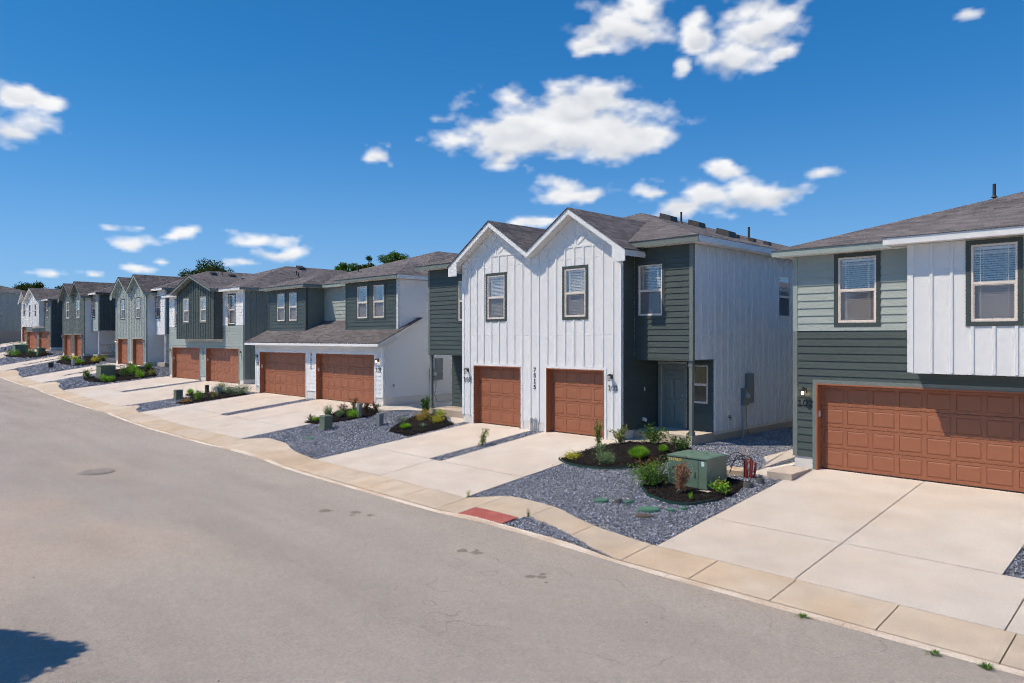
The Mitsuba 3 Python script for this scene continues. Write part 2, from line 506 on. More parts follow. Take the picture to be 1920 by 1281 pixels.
JOINTS = [8.5, 6.9, 5.4, 3.9, 2.4, .8, -.72, -2.26, -3.77, -5.38, -6.85, -8.3, -9.85, -11.42, -12.98, -13.8] + [-13.8 - 1.55 * k for k in range(1, 31)]
while JOINTS[-1] > -140:
    JOINTS.append(JOINTS[-1] - 3.1)
walk = newkey('sidewalk'); labels[walk] = {'kind': 'structure'}
for a, b in zip(JOINTS[1:], JOINTS[:-1]):
    add('slab', sheet(lin(a + .010, b - .010, .26), wfront, lambda x: wback(x) - .008, 5, 0, .12), 'walk_concrete', walk, smooth=30)
# driveways
STRIPS = [(-2.4, .45), (-17.65, .29), (-32.9, .42), (-50.35, .45), (-68.2, .36), (-86, .36), (-106.6, .4), (-128.5, .4)]
drives = newkey('driveway'); labels[drives] = {'kind': 'structure'}
LS = sorted(LOTS, reverse=True)
for i, ((sx, sw), (cx, hw, yf, zg)) in enumerate(zip(STRIPS, HOUSES)):
    xr = LS[i][0] if i < len(LS) else sx + 5
    xl = LS[i + 1][1] if i + 1 < len(LS) else sx - 5
    xl, xr = xl + .02, xr - .02
    st = .5 if i < 3 else 1.2
    wide = i in (0, 2, 3, 6)
    gap = .011 if i < 2 else .014
    for side, (a, b) in enumerate(((xl, sx), (sx, xr))):
        door = cx + (-3.02 if side == 0 else 3.0)
        cutx = [a, door, b] if wide else [a, b]
        for p, q in zip(cutx[:-1], cutx[1:]):                                 # aprons
            add('slab', sheet(lin(p + (gap if p > xl + .1 else 0), q - (gap if q < xr - .1 else 0), st), lambda x: wback(x) + gap * .6, YR(3.28), 5, 0, .12), 'concrete', drives, smooth=30)
        a, b = (xl, sx - sw) if side == 0 else (sx + sw, xr)
        cutx = [a, door, b] if wide else [a, b]
        for p, q in zip(cutx[:-1], cutx[1:]):
            add('slab', sheet(lin(p + (gap if p > a + .1 else 0), q - (gap if q < b - .1 else 0), st), YR(3.28 + 2 * gap), lambda x, yf=yf: yf + .18, 11, 0, .12), 'concrete', drives, smooth=30)
# tactile paving in the kerb ramp
_tp = newkey('tactile_paving'); labels[_tp] = {'label': 'dark red tactile paving strip set into the kerb ramp beside the gravel wedge', 'category': 'paving'}
add('plate', sheet(lin(-12.95, -11.53, .3), YR(.2), YR(.74), 3, .006, .05), 'tactile_red', _tp)
_ms = []
for ix in range(24):
    for iy in range(9):
        x, y = -12.92 + ix * .06, float(Yr(-12)) + .235 + iy * .06
        z = gzf(x, y)
        v, f = cyl((x, y, z + .004), (x, y, z + .013), .017, .011, 6); _ms.append((v, f))
add('dome', cat(_ms), 'tactile_red', _tp, kind='stuff')

# ------------------------------------------------------------------ gravel, mulch
_hulls = []
for _q in range(24):
    p = R.normal(size=(9, 3)); p /= np.linalg.norm(p, axis=1)[:, None]; p *= R.uniform(.75, 1, (9, 1))
    h = trimesh.Trimesh(p).convex_hull if False else trimesh.convex.convex_hull(p)
    _hulls.append((np.array(h.vertices) * [1, .78, .6], np.array(h.faces)))


def scatter_points(poly, dens, rng):
    x0, y0, x1, y1 = poly.bounds
    n = int((x1 - x0) * (y1 - y0) * dens)
    p = np.stack([rng.uniform(x0, x1, n), rng.uniform(y0, y1, n)], 1)
    return p[shapely.contains_xy(poly, p[:, 0], p[:, 1])]


def stones(poly, dens, size, lift, colors, seed, flat=1.0, spread=.35, zf=None):
    rng = np.random.default_rng(seed)
    P = scatter_points(poly, dens, rng)
    Z = gz(P[:, 0], P[:, 1]) + lift if zf is None else zf(P[:, 0], P[:, 1]) + lift
    which = rng.integers(0, len(_hulls), len(P))
    vs, fs, cs, o = [], [], [], 0
    for h in range(len(_hulls)):
        m = np.nonzero(which == h)[0]
        if not len(m):
            continue
        hv, hf = _hulls[h]; n = len(m); k = len(hv)
        q = rng.normal(size=(n, 4)); q /= np.linalg.norm(q, axis=1)[:, None]
        w, x, y, z = q.T
        Rm = np.stack([1 - 2 * (y * y + z * z), 2 * (x * y - z * w), 2 * (x * z + y * w), 2 * (x * y + z * w), 1 - 2 * (x * x + z * z), 2 * (y * z - x * w), 2 * (x * z - y * w), 2 * (y * z + x * w), 1 - 2 * (x * x + y * y)], 1).reshape(n, 3, 3)
        s = size * rng.uniform(.6, 1.35, n)
        V = np.einsum('nij,kj->nki', Rm, hv) * s[:, None, None]
        V[..., 2] *= flat
        V += np.stack([P[m, 0], P[m, 1], Z[m] + rng.uniform(-.3, .5, n) * size], 1)[:, None, :]
        vs.append(V.reshape(-1, 3)); fs.append((hf[None] + (np.arange(n) * k)[:, None, None]).reshape(-1, 3) + o); o += n * k
        c = np.array(colors)[rng.integers(0, len(colors), n)] * (1 + spread * rng.normal(size=(n, 1))).clip(.35, 2.2)
        cs.append(np.repeat(c, k, 0))
    return np.vstack(vs), np.vstack(fs), np.clip(np.vstack(cs), 0, 1)


GCOL = [(.22, .25, .325), (.26, .285, .36), (.17, .205, .285), (.34, .365, .43), (.20, .23, .305), (.52, .53, .57)]
BEDS = {}


def smooth_poly(pts, r=.25):
    return Polygon(pts).buffer(r).buffer(-2 * r).buffer(r)


BEDS['one'] = smooth_poly([(-14.25, 16.15), (-13.8, 15.92), (-13.2, 15.84), (-12.5, 15.93), (-11.9, 16.35), (-11.5, 16.9), (-11.25, 17.9), (-11.45, 18.9), (-12.2, 19.35), (-13.2, 19.15), (-13.85, 18.6), (-14.2, 17.9)], .1)
BEDS['two'] = smooth_poly([(-10.85, 16.4), (-10.75, 15.3), (-10.15, 14.76), (-9.5, 14.56), (-9.0, 14.68), (-8.68, 15.3), (-8.6, 16.1), (-8.8, 17.1), (-10.6, 17.15)], .12)
BEDS['three'] = smooth_poly([(-22.85, 16.2), (-21.4, 16.05), (-21.35, 17.2), (-21.5, 18.3), (-22.3, 18.6), (-23.2, 19.35), (-24.4, 19.4), (-24.3, 18.4), (-23.9, 17.6), (-23.4, 16.8)], .12)
BEDS['four'] = smooth_poly([(-27.1, 15.0), (-26.35, 15.2), (-25.95, 16.1), (-25.8, 17.5), (-26.0, 18.0), (-26.9, 18.2), (-28.0, 18.1), (-27.6, 16.4)], .1)
BEDS['five'] = smooth_poly([(-39.7, 14.6), (-38.75, 14.85), (-38.7, 18.2), (-41.8, 18.4), (-42.2, 17.6), (-43.2, 16.4), (-41.5, 16.3), (-40.4, 15.2)], .1)
BEDS['six'] = smooth_poly([(-62.4, 16.2), (-60.0, 15.8), (-57.6, 16.4), (-57.6, 19.9), (-61.5, 20.9), (-64.4, 20.4), (-64.8, 18.8), (-62.0, 18.3)], .15)
BEDS['seven'] = smooth_poly([(-83.0, 19.4), (-80.5, 18.6), (-75.6, 18.9), (-74.2, 20.2), (-76.5, 21.8), (-81.4, 21.9)], .15)
BEDS['eight'] = smooth_poly([(-104, 18.6), (-99, 18.4), (-92.8, 19.6), (-92.6, 21.4), (-100, 21.5), (-104, 21)], .15)
BEDMESH = {}
MCOL = [(.012, .0105, .011), (.019, .016, .016), (.008, .0075, .008), (.032, .025, .023)]
_NM = {'one': 'dark mulch bed before the white gabled house, its shrubs facing the porch', 'two': 'crescent of dark mulch round the large green transformer', 'three': 'dark mulch bed with golden shrubs left of the white gabled house', 'four': 'mulch strip with shrubs behind the small green pedestal', 'five': 'mulch strip with blue-green bushes left of the wide two-door driveway', 'six': 'mulch bed beside the grey transformer further up the street', 'seven': 'mulch bed before the dark grey twin-gabled house', 'eight': 'mulch bed round the farthest transformer'}
for bi, (bn, poly) in enumerate(BEDS.items()):
    # a low mound of mulch
    x0, y0, x1, y1 = poly.bounds
    tri = trimesh.creation.triangulate_polygon(poly.segmentize(.25), engine='earcut')
    v, f = np.array(tri[0]), np.array(tri[1])
    tm = trimesh.Trimesh(np.c_[v, np.zeros(len(v))], f, process=False)
    for _ in range(2):
        tm = tm.subdivide()
    v = np.array(tm.vertices)[:, :2]
    dd = np.array([poly.exterior.distance(Point(q)) for q in v])
    z = gz(v[:, 0], v[:, 1]) + (.0 if bn == 'two' else .02) + (.02 if bn == 'two' else .05) * np.clip(dd / .5, 0, 1) + .025 * (meshkit.fbm(np.c_[v * 4, v[:, 0] * 0], 3, 2) - .5)
    bk = newkey('mulch'); labels[bk] = {'label': _NM[bn], 'kind': 'stuff'}
    add('floor', (np.c_[v, z], np.array(tm.faces)), 'mulch_floor', bk, smooth=True)
    dens = {0: 650, 1: 650, 2: 350, 3: 350, 4: 160}.get(bi, 60)
    sz = {0: .030, 1: .030, 2: .036, 3: .036, 4: .05}.get(bi, .07)
    mv, mf, mc = stones(poly.buffer(-.03), dens, sz, .015 if bn == 'two' else .065, MCOL, 40 + bi, .55, .4)
    add('chips', (mv, mf), 'pebble', bk, color=mc)
ALLBEDS = shapely.union_all([b.buffer(.02) for b in BEDS.values()])


def lot_poly(a, b, back):
    xs = np.linspace(a + .02, b - .02, 30)
    lo = [(x, wback(x) + .0) for x in xs]
    return Polygon(lo + [(b - .02, back), (a + .02, back)])


# things that stand in the gravel
TAN = Polygon([(-9.86, 17.9), (-9.3, 18.05), (-9.08, 17.5), (-9.62, 17.33)])
HW_WALK = Polygon([(-9.02, 17.75), (-8.55, 17.75), (-8.52, 34), (-9.75, 34), (-9.6, 19.6), (-9.2, 18.9), (-9.05, 18.3)])
APRON1 = Polygon([(-13.95, 18.75), (-13.95, 18.65), (-13.2, 19.1), (-12.4, 19.5), (-13.95, 19.6)])
WALK2 = Polygon([(-26.85, 18.25), (-26.0, 18.35), (-25.1, 19.5), (-24.5, 20.2), (-24.5, 22.6), (-26.8, 22.6)])
WALK3 = Polygon([(-23.1, 19.45), (-22.2, 18.75), (-21.5, 18.4), (-21.5, 19.5), (-23.1, 19.55)])
NOGRAVEL = shapely.union_all([ALLBEDS, TAN, HW_WALK, APRON1, WALK2, WALK3])
GN = ['at the right edge of the view beyond the wide driveway', 'between the white gabled house and the wide right-hand driveway, holding the large transformer', 'between the white gabled house and the shed-roofed house, holding the small pedestals', 'narrow wedge left of the shed-roofed house with a square pedestal', 'lot with the grey transformer, before the light sage gabled house', 'lot before the dark grey gabled house with a black stub', 'lot at the far end with the dark transformer', 'lot beyond the farthest white house']
for i, (a, b) in enumerate(sorted(LOTS, reverse=True)):
    poly = lot_poly(a, b, float(np.interp((a + b) / 2, _a, _b)) + (7 if i < 3 else 0))
    # widen the lot behind the driveways, into the gap between the houses
    k = newkey('gravel'); labels[k] = {'label': 'blue-grey gravel ' + GN[i], 'kind': 'stuff'}
    add('floor', sheet(lin(a, b, .5), lambda x: wback(x) - .01, lambda x: 44., 40, -.035), 'gravel_floor', k)
    poly = poly.difference(NOGRAVEL)
    dens, size = [(300, .03), (900, .026), (620, .031), (330, .042), (120, .065), (70, .085), (40, .11), (20, .15)][i]
    v, f, cc = stones(poly, dens, size, -.012, GCOL, 60 + i, .8)
    add('stones', (v, f), 'pebble', k, color=cc)
# the gravel wedge between curb and sidewalk
_wp = Polygon([(x, float(Yr(x)) + .21) for x in np.linspace(-11.45, -8.5, 20)] + [(x, wfront(x)) for x in np.linspace(-8.52, -11.43, 30)])
k = newkey('gravel'); labels[k] = {'label': 'small gravel wedge between the kerb and the swinging sidewalk', 'kind': 'stuff'}
add('floor', sheet(lin(-11.44, -8.5, .2), YR(.2), lambda x: max(wfront(x) + .02, float(Yr(x)) + .21), 4, -.02), 'gravel_floor', k)
v, f, cc = stones(_wp, 900, .027, .012, GCOL, 80, .8)
add('stones', (v, f), 'pebble', k, color=cc)
GS = ['of the wide driveway at the right', 'between the two single driveways of the white gabled house', 'between the two driveways of the shed-roofed house', 'between the driveways of the light sage house with the dark box', 'between the driveways of the light sage gabled house', 'between the driveways of the dark grey gabled house', 'between the driveways of the far white-boxed house', 'before the farthest white gables']
for i, ((sx, sw), (cx, hw, yf, zg)) in enumerate(zip(STRIPS, HOUSES)):
    k = newkey('gravel'); labels[k] = {'label': 'narrow gravel strip ' + GS[i], 'kind': 'stuff'}
    add('floor', sheet(lin(sx - sw, sx + sw, .3), YR(3.29), lambda x, yf=yf: yf + .1, 20, -.035), 'gravel_floor', k)
    dens, size = [(600, .028), (800, .027), (420, .034), (200, .05), (90, .075), (60, .09), (40, .11), (20, .15)][i]
    y0 = float(Yr(sx)) + 3.3
    v, f, cc = stones(sbox(sx - sw + .02, y0, sx + sw - .02, yf + .05), dens, size, -.015, GCOL, 90 + i, .8)
    add('stones', (v, f), 'pebble', k, color=cc)


# grit: stray stones on the road, the gutter and the paving
_gp = [lot_poly(a, b, float(np.interp((a + b) / 2, _a, _b))) for a, b in sorted(LOTS, reverse=True)[1:4]]
_ring = shapely.union_all([g.buffer(.28).difference(g.buffer(-.02)) for g in _gp]).difference(shapely.union_all(_gp))
v, f, cc = stones(_ring, 7, .024, .008, GCOL, 201, .8)
add('grit', (v, f), 'pebble', color=cc, label='stray gravel stones spilled on the paving around the gravel lots', kind='stuff')
v, f, cc = stones(Polygon([(x, float(Yr(x)) - .10) for x in range(-60, 4, 2)] + [(x, float(Yr(x)) - .75) for x in range(2, -62, -2)]), 3.0, .013, .004, [(.10, .085, .07), (.3, .26, .22), (.05, .045, .04)], 202, .7)
add('grit', (v, f), 'pebble', color=cc, label='dark grit and crumbs along the gutter of the road', kind='stuff')
v, f, cc = stones(sbox(-40, -1, 1, 10.2), .35, .015, .004, [(.05, .045, .04), (.10, .085, .07), (.45, .42, .38)], 203, .7)
add('grit', (v, f), 'pebble', color=cc, label='scattered small stones on the open road', kind='stuff')


def flat_poly(name, poly, thick, mat_, zadd, **lab):
    v2, f2 = trimesh.creation.triangulate_polygon(poly.segmentize(.5), engine='earcut')
    v2 = np.array(v2); f2 = np.array(f2)
    ex = trimesh.creation.extrude_polygon(poly.segmentize(.5), thick, engine='earcut')
    v = np.array(ex.vertices); v[:, 2] += gz(v[:, 0], v[:, 1]) + zadd - thick
    return add(name, (v, np.array(ex.faces)), mat_, **lab)


flat_poly('path', HW_WALK, .12, 'concrete', .03, kind='structure', label='pale concrete path along the left wall of the right-hand house')
flat_poly('path', APRON1, .12, 'concrete', .02, kind='structure', label='concrete pad from driveway to the porch with the grey door')
flat_poly('path', WALK2, .12, 'concrete', .05, kind='structure', label='concrete path between the shed-roofed house and the white gabled house')
flat_poly('path', WALK3, .12, 'concrete', .02, kind='structure', label='concrete pad at the left porch of the white gabled house')
flat_poly('path', Polygon([(-44.2, 19.2), (-42.3, 18.6), (-38.6, 18.7), (-38.6, 19.2), (-39.3, 21.5), (-44.0, 21.5)]), .12, 'concrete', .04, kind='structure', label='concrete path left of the shed-roofed house')
# front step of the right-hand house
add('doorstep', bx(-8.62, -7.98, 17.75, 18.95, -3.7, -3.37), 'foundation_concrete', label='low concrete step at the left corner of the wide garage', cat='step')
# plastic edging of the two nearest beds


def edging(line, label):
    ms = []
    pts = shapely.LineString(line).segmentize(.12)
    c = np.array(pts.coords)
    for a, b in zip(c[:-1], c[1:]):
        d = (b - a) / np.linalg.norm(b - a); n = np.array([-d[1], d[0]]) * .012
        q = []
        for p in (a, b):
            for s in (-1, 1):
                for h in (-.08, .055):
                    q.append([p[0] + s * n[0], p[1] + s * n[1], gzf(*p) + h])
        ms.append((np.array(q), BF))
    return add('bed_edging', cat(ms), 'edging_green', label=label, cat='edging')


def arc_of(poly, y):
    c = [p for p in poly.exterior.coords[:-1]]
    ring = np.array(c); i0 = int(np.argmin(ring[:, 0] + (ring[:, 1] > y) * 99))
    ring = np.roll(ring, -i0, 0)
    if ring[5, 1] > y:
        ring = ring[::-1]
    out = []
    for p in ring:
        if p[1] > y:
            break
        out.append(p)
    return out


edging(arc_of(BEDS['one'].buffer(.02), 16.75), 'dark green plastic edging round the mulch bed before the porch')
edging(arc_of(BEDS['two'].buffer(.02), 15.9), 'dark green plastic edging round the transformer bed')


# ------------------------------------------------------------------ building parts
def segs_minus(a, b, cuts):
    out = [(a, b)]
    for c0, c1 in cuts:
        nxt = []
        for p, q in out:
            if c1 <= p or c0 >= q:
                nxt.append((p, q))
            else:
                if c0 > p: nxt.append((p, c0))
                if c1 < q: nxt.append((c1, q))
        out = nxt
    return [(p, q) for p, q in out if q - p > .03]


def lap(h, fr, u0, u1, z0, z1, holes, m, sep, e=.19, clip=None):
    n = max(1, round((z1 - z0) / e)); e = (z1 - z0) / n
    ms = []
    for r in range(n):
        za, zb = z0 + r * e, z0 + (r + 1) * e
        a, b = u0, u1
        if clip:
            ca, cb = clip(zb); a, b = max(a, ca), min(b, cb)
        pieces = [(p, q, za, zb) for p, q in segs_minus(a, b, [(c[0], c[1]) for c in holes if c[2] < zb - .004 and c[3] > za + .004])]
        for c in holes:                                            # the part of a course above or below an opening
            ca, cb = max(a, c[0]), min(b, c[1])
            if cb - ca > .05 and za + .02 < c[2] < zb - .004:
                pieces.append((ca, cb, za, c[2]))
            if cb - ca > .05 and za + .004 < c[3] < zb - .02:
                pieces.append((ca, cb, c[3], zb))
        for p, q, ya, yb in pieces:
            d = lambda z: .036 - .026 * (z - za) / (zb - za)
            g = fb(fr, p, q, ya, yb + (.006 if yb == zb else 0), 0, d(ya), d(yb))
            if sep:
                add('siding_plank', g, m, h)
            else:
                ms.append(g)
    if ms:
        add('siding', cat(ms), m, h, kind='stuff')


def battens(h, fr, poly, us, m, sep, d0=.012, d1=.042, w=.055):
    ms = []
    x0, y0, x1, y1 = poly.bounds
    for u in us:
        g = poly.intersection(shapely.LineString([(u, y0 - 1), (u, y1 + 1)]))
        for s in getattr(g, 'geoms', [g]):
            if s.is_empty or s.length < .08:
                continue
            za, zb = sorted((s.coords[0][1], s.coords[-1][1]))
            q = fb(fr, u - w / 2, u + w / 2, za, zb, d0, d1)
            if sep:
                add('batten', q, m, h)
            else:
                ms.append(q)
    if ms:
        add('battens', cat(ms), m, h, kind='stuff')


def board_batten(h, fr, poly, holes, m, sep, us, joint=None):
    for c in holes:
        poly = poly.difference(sbox(c[0], c[2], c[1], c[3]))
    add('wall_panel', extr(fr, poly, 0, .012), m, h)
    battens(h, fr, poly, us, m, sep)
    if joint:
        x0, _, x1, _ = poly.bounds
        for p, q in segs_minus(x0, x1, [(c[0], c[1]) for c in holes if c[2] < joint < c[3]]):
            add('joint_strip', fb(fr, p, q, joint, joint + .014, .010, .019), m, h)


def ring(u0, u1, z0, z1, w, bottom=True):
    return sbox(u0, z0, u1, z1).difference(sbox(u0 + w, z0 + (w if bottom else -1), u1 - w, z1 - w))


def window(h, fr, u0, u1, z0, z1, cmat, cuts, fine=2, cw=.10, lowblind=1.0):
    k = newkey(h + '__window')
    a, b, c, d = u0 + cw, u1 - cw, z0 + cw, z1 - cw
    cuts.append((fr, a, b, c, d, .30))
    add('casing', extr(fr, ring(u0, u1, z0, z1, cw), 0, .040), cmat, k)
    mid = (c + d) / 2
    F = [extr(fr, ring(a, b, c, d, .042), -.05, .030), fb(fr, a + .04, b - .04, mid - .028, mid + .028, -.04, .022)]
    F.append(extr(fr, ring(a + .04, b - .04, c + .04, mid - .026, .022), -.03, .016))
    add('frame', cat(F), 'vinyl', k)
    pa, pb = a + .043, b - .043
    add('pane', fr.mesh([[pa, mid + .03, .004], [pb, mid + .03, .004], [pb, d - .043, .004], [pa, d - .043, .004]], [[0, 1, 2], [0, 2, 3]]), 'pane_glass', k)
    add('pane', fr.mesh([[pa, c + .06, -.016], [pb, c + .06, -.016], [pb, mid - .05, -.016], [pa, mid - .05, -.016]], [[0, 1, 2], [0, 2, 3]]), 'pane_glass', k)
    add('screen', fr.mesh([[pa, c + .06, .008], [pb, c + .06, .008], [pb, mid - .05, .008], [pa, mid - .05, .008]], [[0, 1, 2], [0, 2, 3]]), 'screen_mesh', k)
    w = b - a
    M = []
    for q in (.20, .80):
        M.append(fb(fr, a + q * w - .008, a + q * w + .008, mid + .03, d - .043, -.012, -.004))
        M.append(fb(fr, a + q * w - .008, a + q * w + .008, c + .06, mid - .05, -.028, -.020))
    M.append(fb(fr, pa, a + .20 * w - .008, d - .20, d - .184, -.012, -.004)); M.append(fb(fr, a + .2 * w + .008, a + .8 * w - .008, d - .20, d - .184, -.012, -.004)); M.append(fb(fr, a + .8 * w + .008, pb, d - .20, d - .184, -.012, -.004))
    if fine:
        add('muntin', cat(M), 'vinyl', k)
        S = [fb(fr, pa, pb, d - .11, d - .05, -.12, -.07)]
        z = d - .15
        while z > c + .04 + (1 - lowblind) * (d - c):
            v = [[u, z + dz, dd] for u in (pa + .004, pb - .004) for dz, dd in ((-.017, -.075), (.017, -.108), (-.015, -.075), (.019, -.108))]
            S.append(fr.mesh(v, [[0, 4, 5], [0, 5, 1], [2, 3, 7], [2, 7, 6]])); z -= .05
        for q in (.25, .75):
            S.append(fb(fr, a + q * w - .004, a + q * w + .004, c + .06, d - .1, -.0725, -.0715))
        add('blinds', cat(S), 'blind', k, kind='stuff')
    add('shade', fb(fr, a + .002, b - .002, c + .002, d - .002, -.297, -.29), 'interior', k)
    return (u0, u1, z0, z1)


def garage(h, fr, u0, u1, z0, z1, cols, tmat, cuts, sep, keypad=None):
    k = newkey(h + '__garage_door')
    j = .035
    cuts.append((fr, u0 - j, u1 + j, z0 - .3, z1 + j, .45))
    open_ring = sbox(u0 - j, z0 - .05, u1 + j, z1 + j).difference(sbox(u0, z0 - 1, u1, z1))
    add('jamb', extr(fr, open_ring, -.30, .048), 'terracotta', k)
    add('casing', extr(fr, sbox(u0 - .13, z0 - .02, u1 + .13, z1 + .13).difference(sbox(u0 - j, z0 - 1, u1 + j, z1 + j)), 0, .036), tmat, k)
    W, H = u1 - u0 - .012, (z1 - z0 - .035) / 4
    pw = W / cols
    PP = []
    for r in range(4):
        za = z0 + .03 + r * H; zb = za + H - .010
        plate = sbox(u0 + .006, za, u1 - .006, zb)
        P = plate
        for cidx in range(cols):
            a = u0 + .006 + cidx * pw
            P = P.difference(sbox(a + .05, za + .075, a + pw - .05, zb - .075))
        add('section', cat([extr(fr, P, -.214, -.200), fb(fr, u0 + .006, u1 - .006, za, zb, -.25, -.2145), fb(fr, u0 + .006, u1 - .006, za + .022, za + .032, -.2002, -.196), fb(fr, u0 + .006, u1 - .006, zb - .032, zb - .022, -.2002, -.196)]), 'terracotta', k)
        for cidx in range(cols):
            a = u0 + .006 + cidx * pw
            g = frust(fr, a + .053, a + pw - .053, za + .078, zb - .078, -.2135, -.200, .032)
            if sep:
                add('panel', g, 'terracotta', k)
            else:
                PP.append(g)
    if PP:
        add('panels', cat(PP), 'terracotta', k, kind='stuff')
    add('seal', fb(fr, u0 + .006, u1 - .006, z0 - .02, z0 + .028, -.245, -.205), 'black_rubber', k)
    add('backing', fb(fr, u0, u1, z0, z1, -.42, -.40), 'interior', k)
    if keypad:
        add('keypad', fb(fr, keypad - .022, keypad + .022, z1 - .80, z1 - .66, .0, .02) if sep is None else fr_jamb_pad(fr, u0, z1), 'white_plastic', k)
    return (u0 - .13, u1 + .13, z0 - .5, z1 + .13)


def fr_jamb_pad(fr, u0, z1):
    """the white keypad on the inner face of the left jamb"""
    return fr.mesh([[u, z, d] for u in (u0, u0 + .022) for z in (z1 - .84, z1 - .68) for d in (-.10, -.03)], BF[:, ::-1])


def lantern(h, fr, u, z, lit=False):
    k = newkey(h + '__wall_lantern')
    a = fr.pts([[u, z, .03]])[0]; out = fr.n
    c = a + out * .14
    M = [fb(fr, u - .05, u + .05, z - .06, z + .08, .03, .055), tube([a + [0, 0, .03], a + out * .08 + [0, 0, .10], c + [0, 0, .085]], .012)]
    M += [cyl(c + [0, 0, .03], c + [0, 0, .085], .085, .03, 14), cyl(c + [0, 0, .085], c + [0, 0, .10], .02, .012, 8), cyl(c + [0, 0, -.13], c + [0, 0, -.115], .06, .06, 12)]
    for q in range(4):
        t = q * math.pi / 2 + .4
        o = np.array([math.cos(t), math.sin(t), 0]) * .06
        M.append(cyl(c + o + [0, 0, .04], c + o * .95 + [0, 0, -.12], .006, .006, 5))
    add('cage', cat(M), 'black_metal', k)
    b = trimesh.creation.icosphere(1, .033); v = np.array(b.vertices) * [1, 1, 1.3] + c + [0, 0, -.045]
    if lit:
        key = add('bulb', (v, np.array(b.faces)), 'glass_lamp', k)
        scene[key]['emitter'] = {'type': 'area', 'radiance': rgb(9.0, 6.6, 3.9)}
    else:
        add('bulb', (v, np.array(b.faces)), 'glass_lamp', k)


def core(h, boxes, cuts, m='dark_paint'):
    B = None
    for x0, x1, y0, y1, z0, z1 in boxes:
        c = m3.Manifold.cube([x1 - x0, y1 - y0, z1 - z0]).translate([x0, y0, z0])
        B = c if B is None else B + c
    for fr, u0, u1, z0, z1, dep in cuts:
        p = fr.pts([[u0, z0, .05], [u1, z1, -dep]])
        lo, hi = p.min(0), p.max(0)
        B = B - m3.Manifold.cube(list(hi - lo)).translate(list(lo))
    add('wall', mm(B), m, h)


def eave(h, x0, x1, y0, y1, z, t, mf, mr, ml=None, sof='soffit_paint', name='fascia'):
    """soffit and fascia boards of a flat eave whose top is z"""
    add('soffit', bx(x0 + .03, x1 - .03, y0 + .03, y1 - .03, z - t + .012, z - .02), sof, h)
    add(name, bx(x0, x1, y0, y0 + .028, z - t, z - .004), mf, h)
    add(name, bx(x1 - .026, x1 + .002, y0 + .029, y1, z - t, z - .004), mr, h)
    add(name, bx(x0 - .002, x0 + .026, y0 + .029, y1, z - t, z - .004), ml or mr, h)


def chevron_poly(pts, t, ret=0):
    top = list(pts); bot = [(x, z - t) for x, z in pts][::-1]
    P = Polygon(top + bot)
    return P


def gable_roof(h, pts, y0, y1, mtrim, returns=0.0, t=.20):
    """pts: roof line (x, z) of the front; a chevron of shingles over a chevron of trim"""
    e = .03
    fr = Fr('front', 0)
    (xa, za), (xb, zb) = pts[0], pts[-1]
    sl = abs(pts[1][1] - za) / abs(pts[1][0] - xa)
    tp = [(x, z + .0) for x, z in pts]
    wide = [(xa - e, za - e * sl)] + pts[1:-1] + [(xb + e, zb - e * sl)]
    sh = Polygon([(x, z + .035) for x, z in wide] + [(x, z) for x, z in wide][::-1])
    v, f = extr(fr, sh, -y1, -(y0 - .035)); add('roof', (v, f), 'shingle', h)
    tr = Polygon([(x, z - .003) for x, z in tp] + [(x, z - t) for x, z in tp][::-1])
    if returns:
        low = za - t - .17
        tr = tr.union(Polygon([(xa, za - .003), (xa, low), (xa + returns, low), (xa + returns, za - .003 + returns * sl)])).union(Polygon([(xb, zb - .003), (xb, low), (xb - returns, low), (xb - returns, zb - .003 + returns * sl)]))
    v, f = extr(fr, tr, -(y0 + .03), -y0); add('fascia', (v, f), mtrim, h)
    so = Polygon([(x, z - .006) for x, z in tp] + [(x, z - t + .02) for x, z in tp][::-1])
    v, f = extr(fr, so, -y1, -(y0 + .0305)); add('soffit', (v, f), 'soffit_paint' if mtrim == 'trim_white' else mtrim, h)
    add('fascia', bx(xb - .024, xb + .002, y0 + .031, y0 + 1.2, zb - t - (.0 if not returns else .0), zb - .01), mtrim, h)
    add('fascia', bx(xa - .002, xa + .024, y0 + .031, y0 + 1.2, za - t, za - .01), mtrim, h)


def post(h, x, y, z0, z1, m, s=.055):
    add('post', cat([bx(x - s, x + s, y - s, y + s, z0 + .12, z1 - .16), bx(x - s - .025, x + s + .025, y - s - .025, y + s + .025, z0, z0 + .12), bx(x - s - .025, x + s + .025, y - s - .025, y + s + .025, z1 - .16, z1 - .12), bx(x - s - .008, x + s + .008, y - s - .008, y + s + .008, z1 - .12, z1)]), m, h)


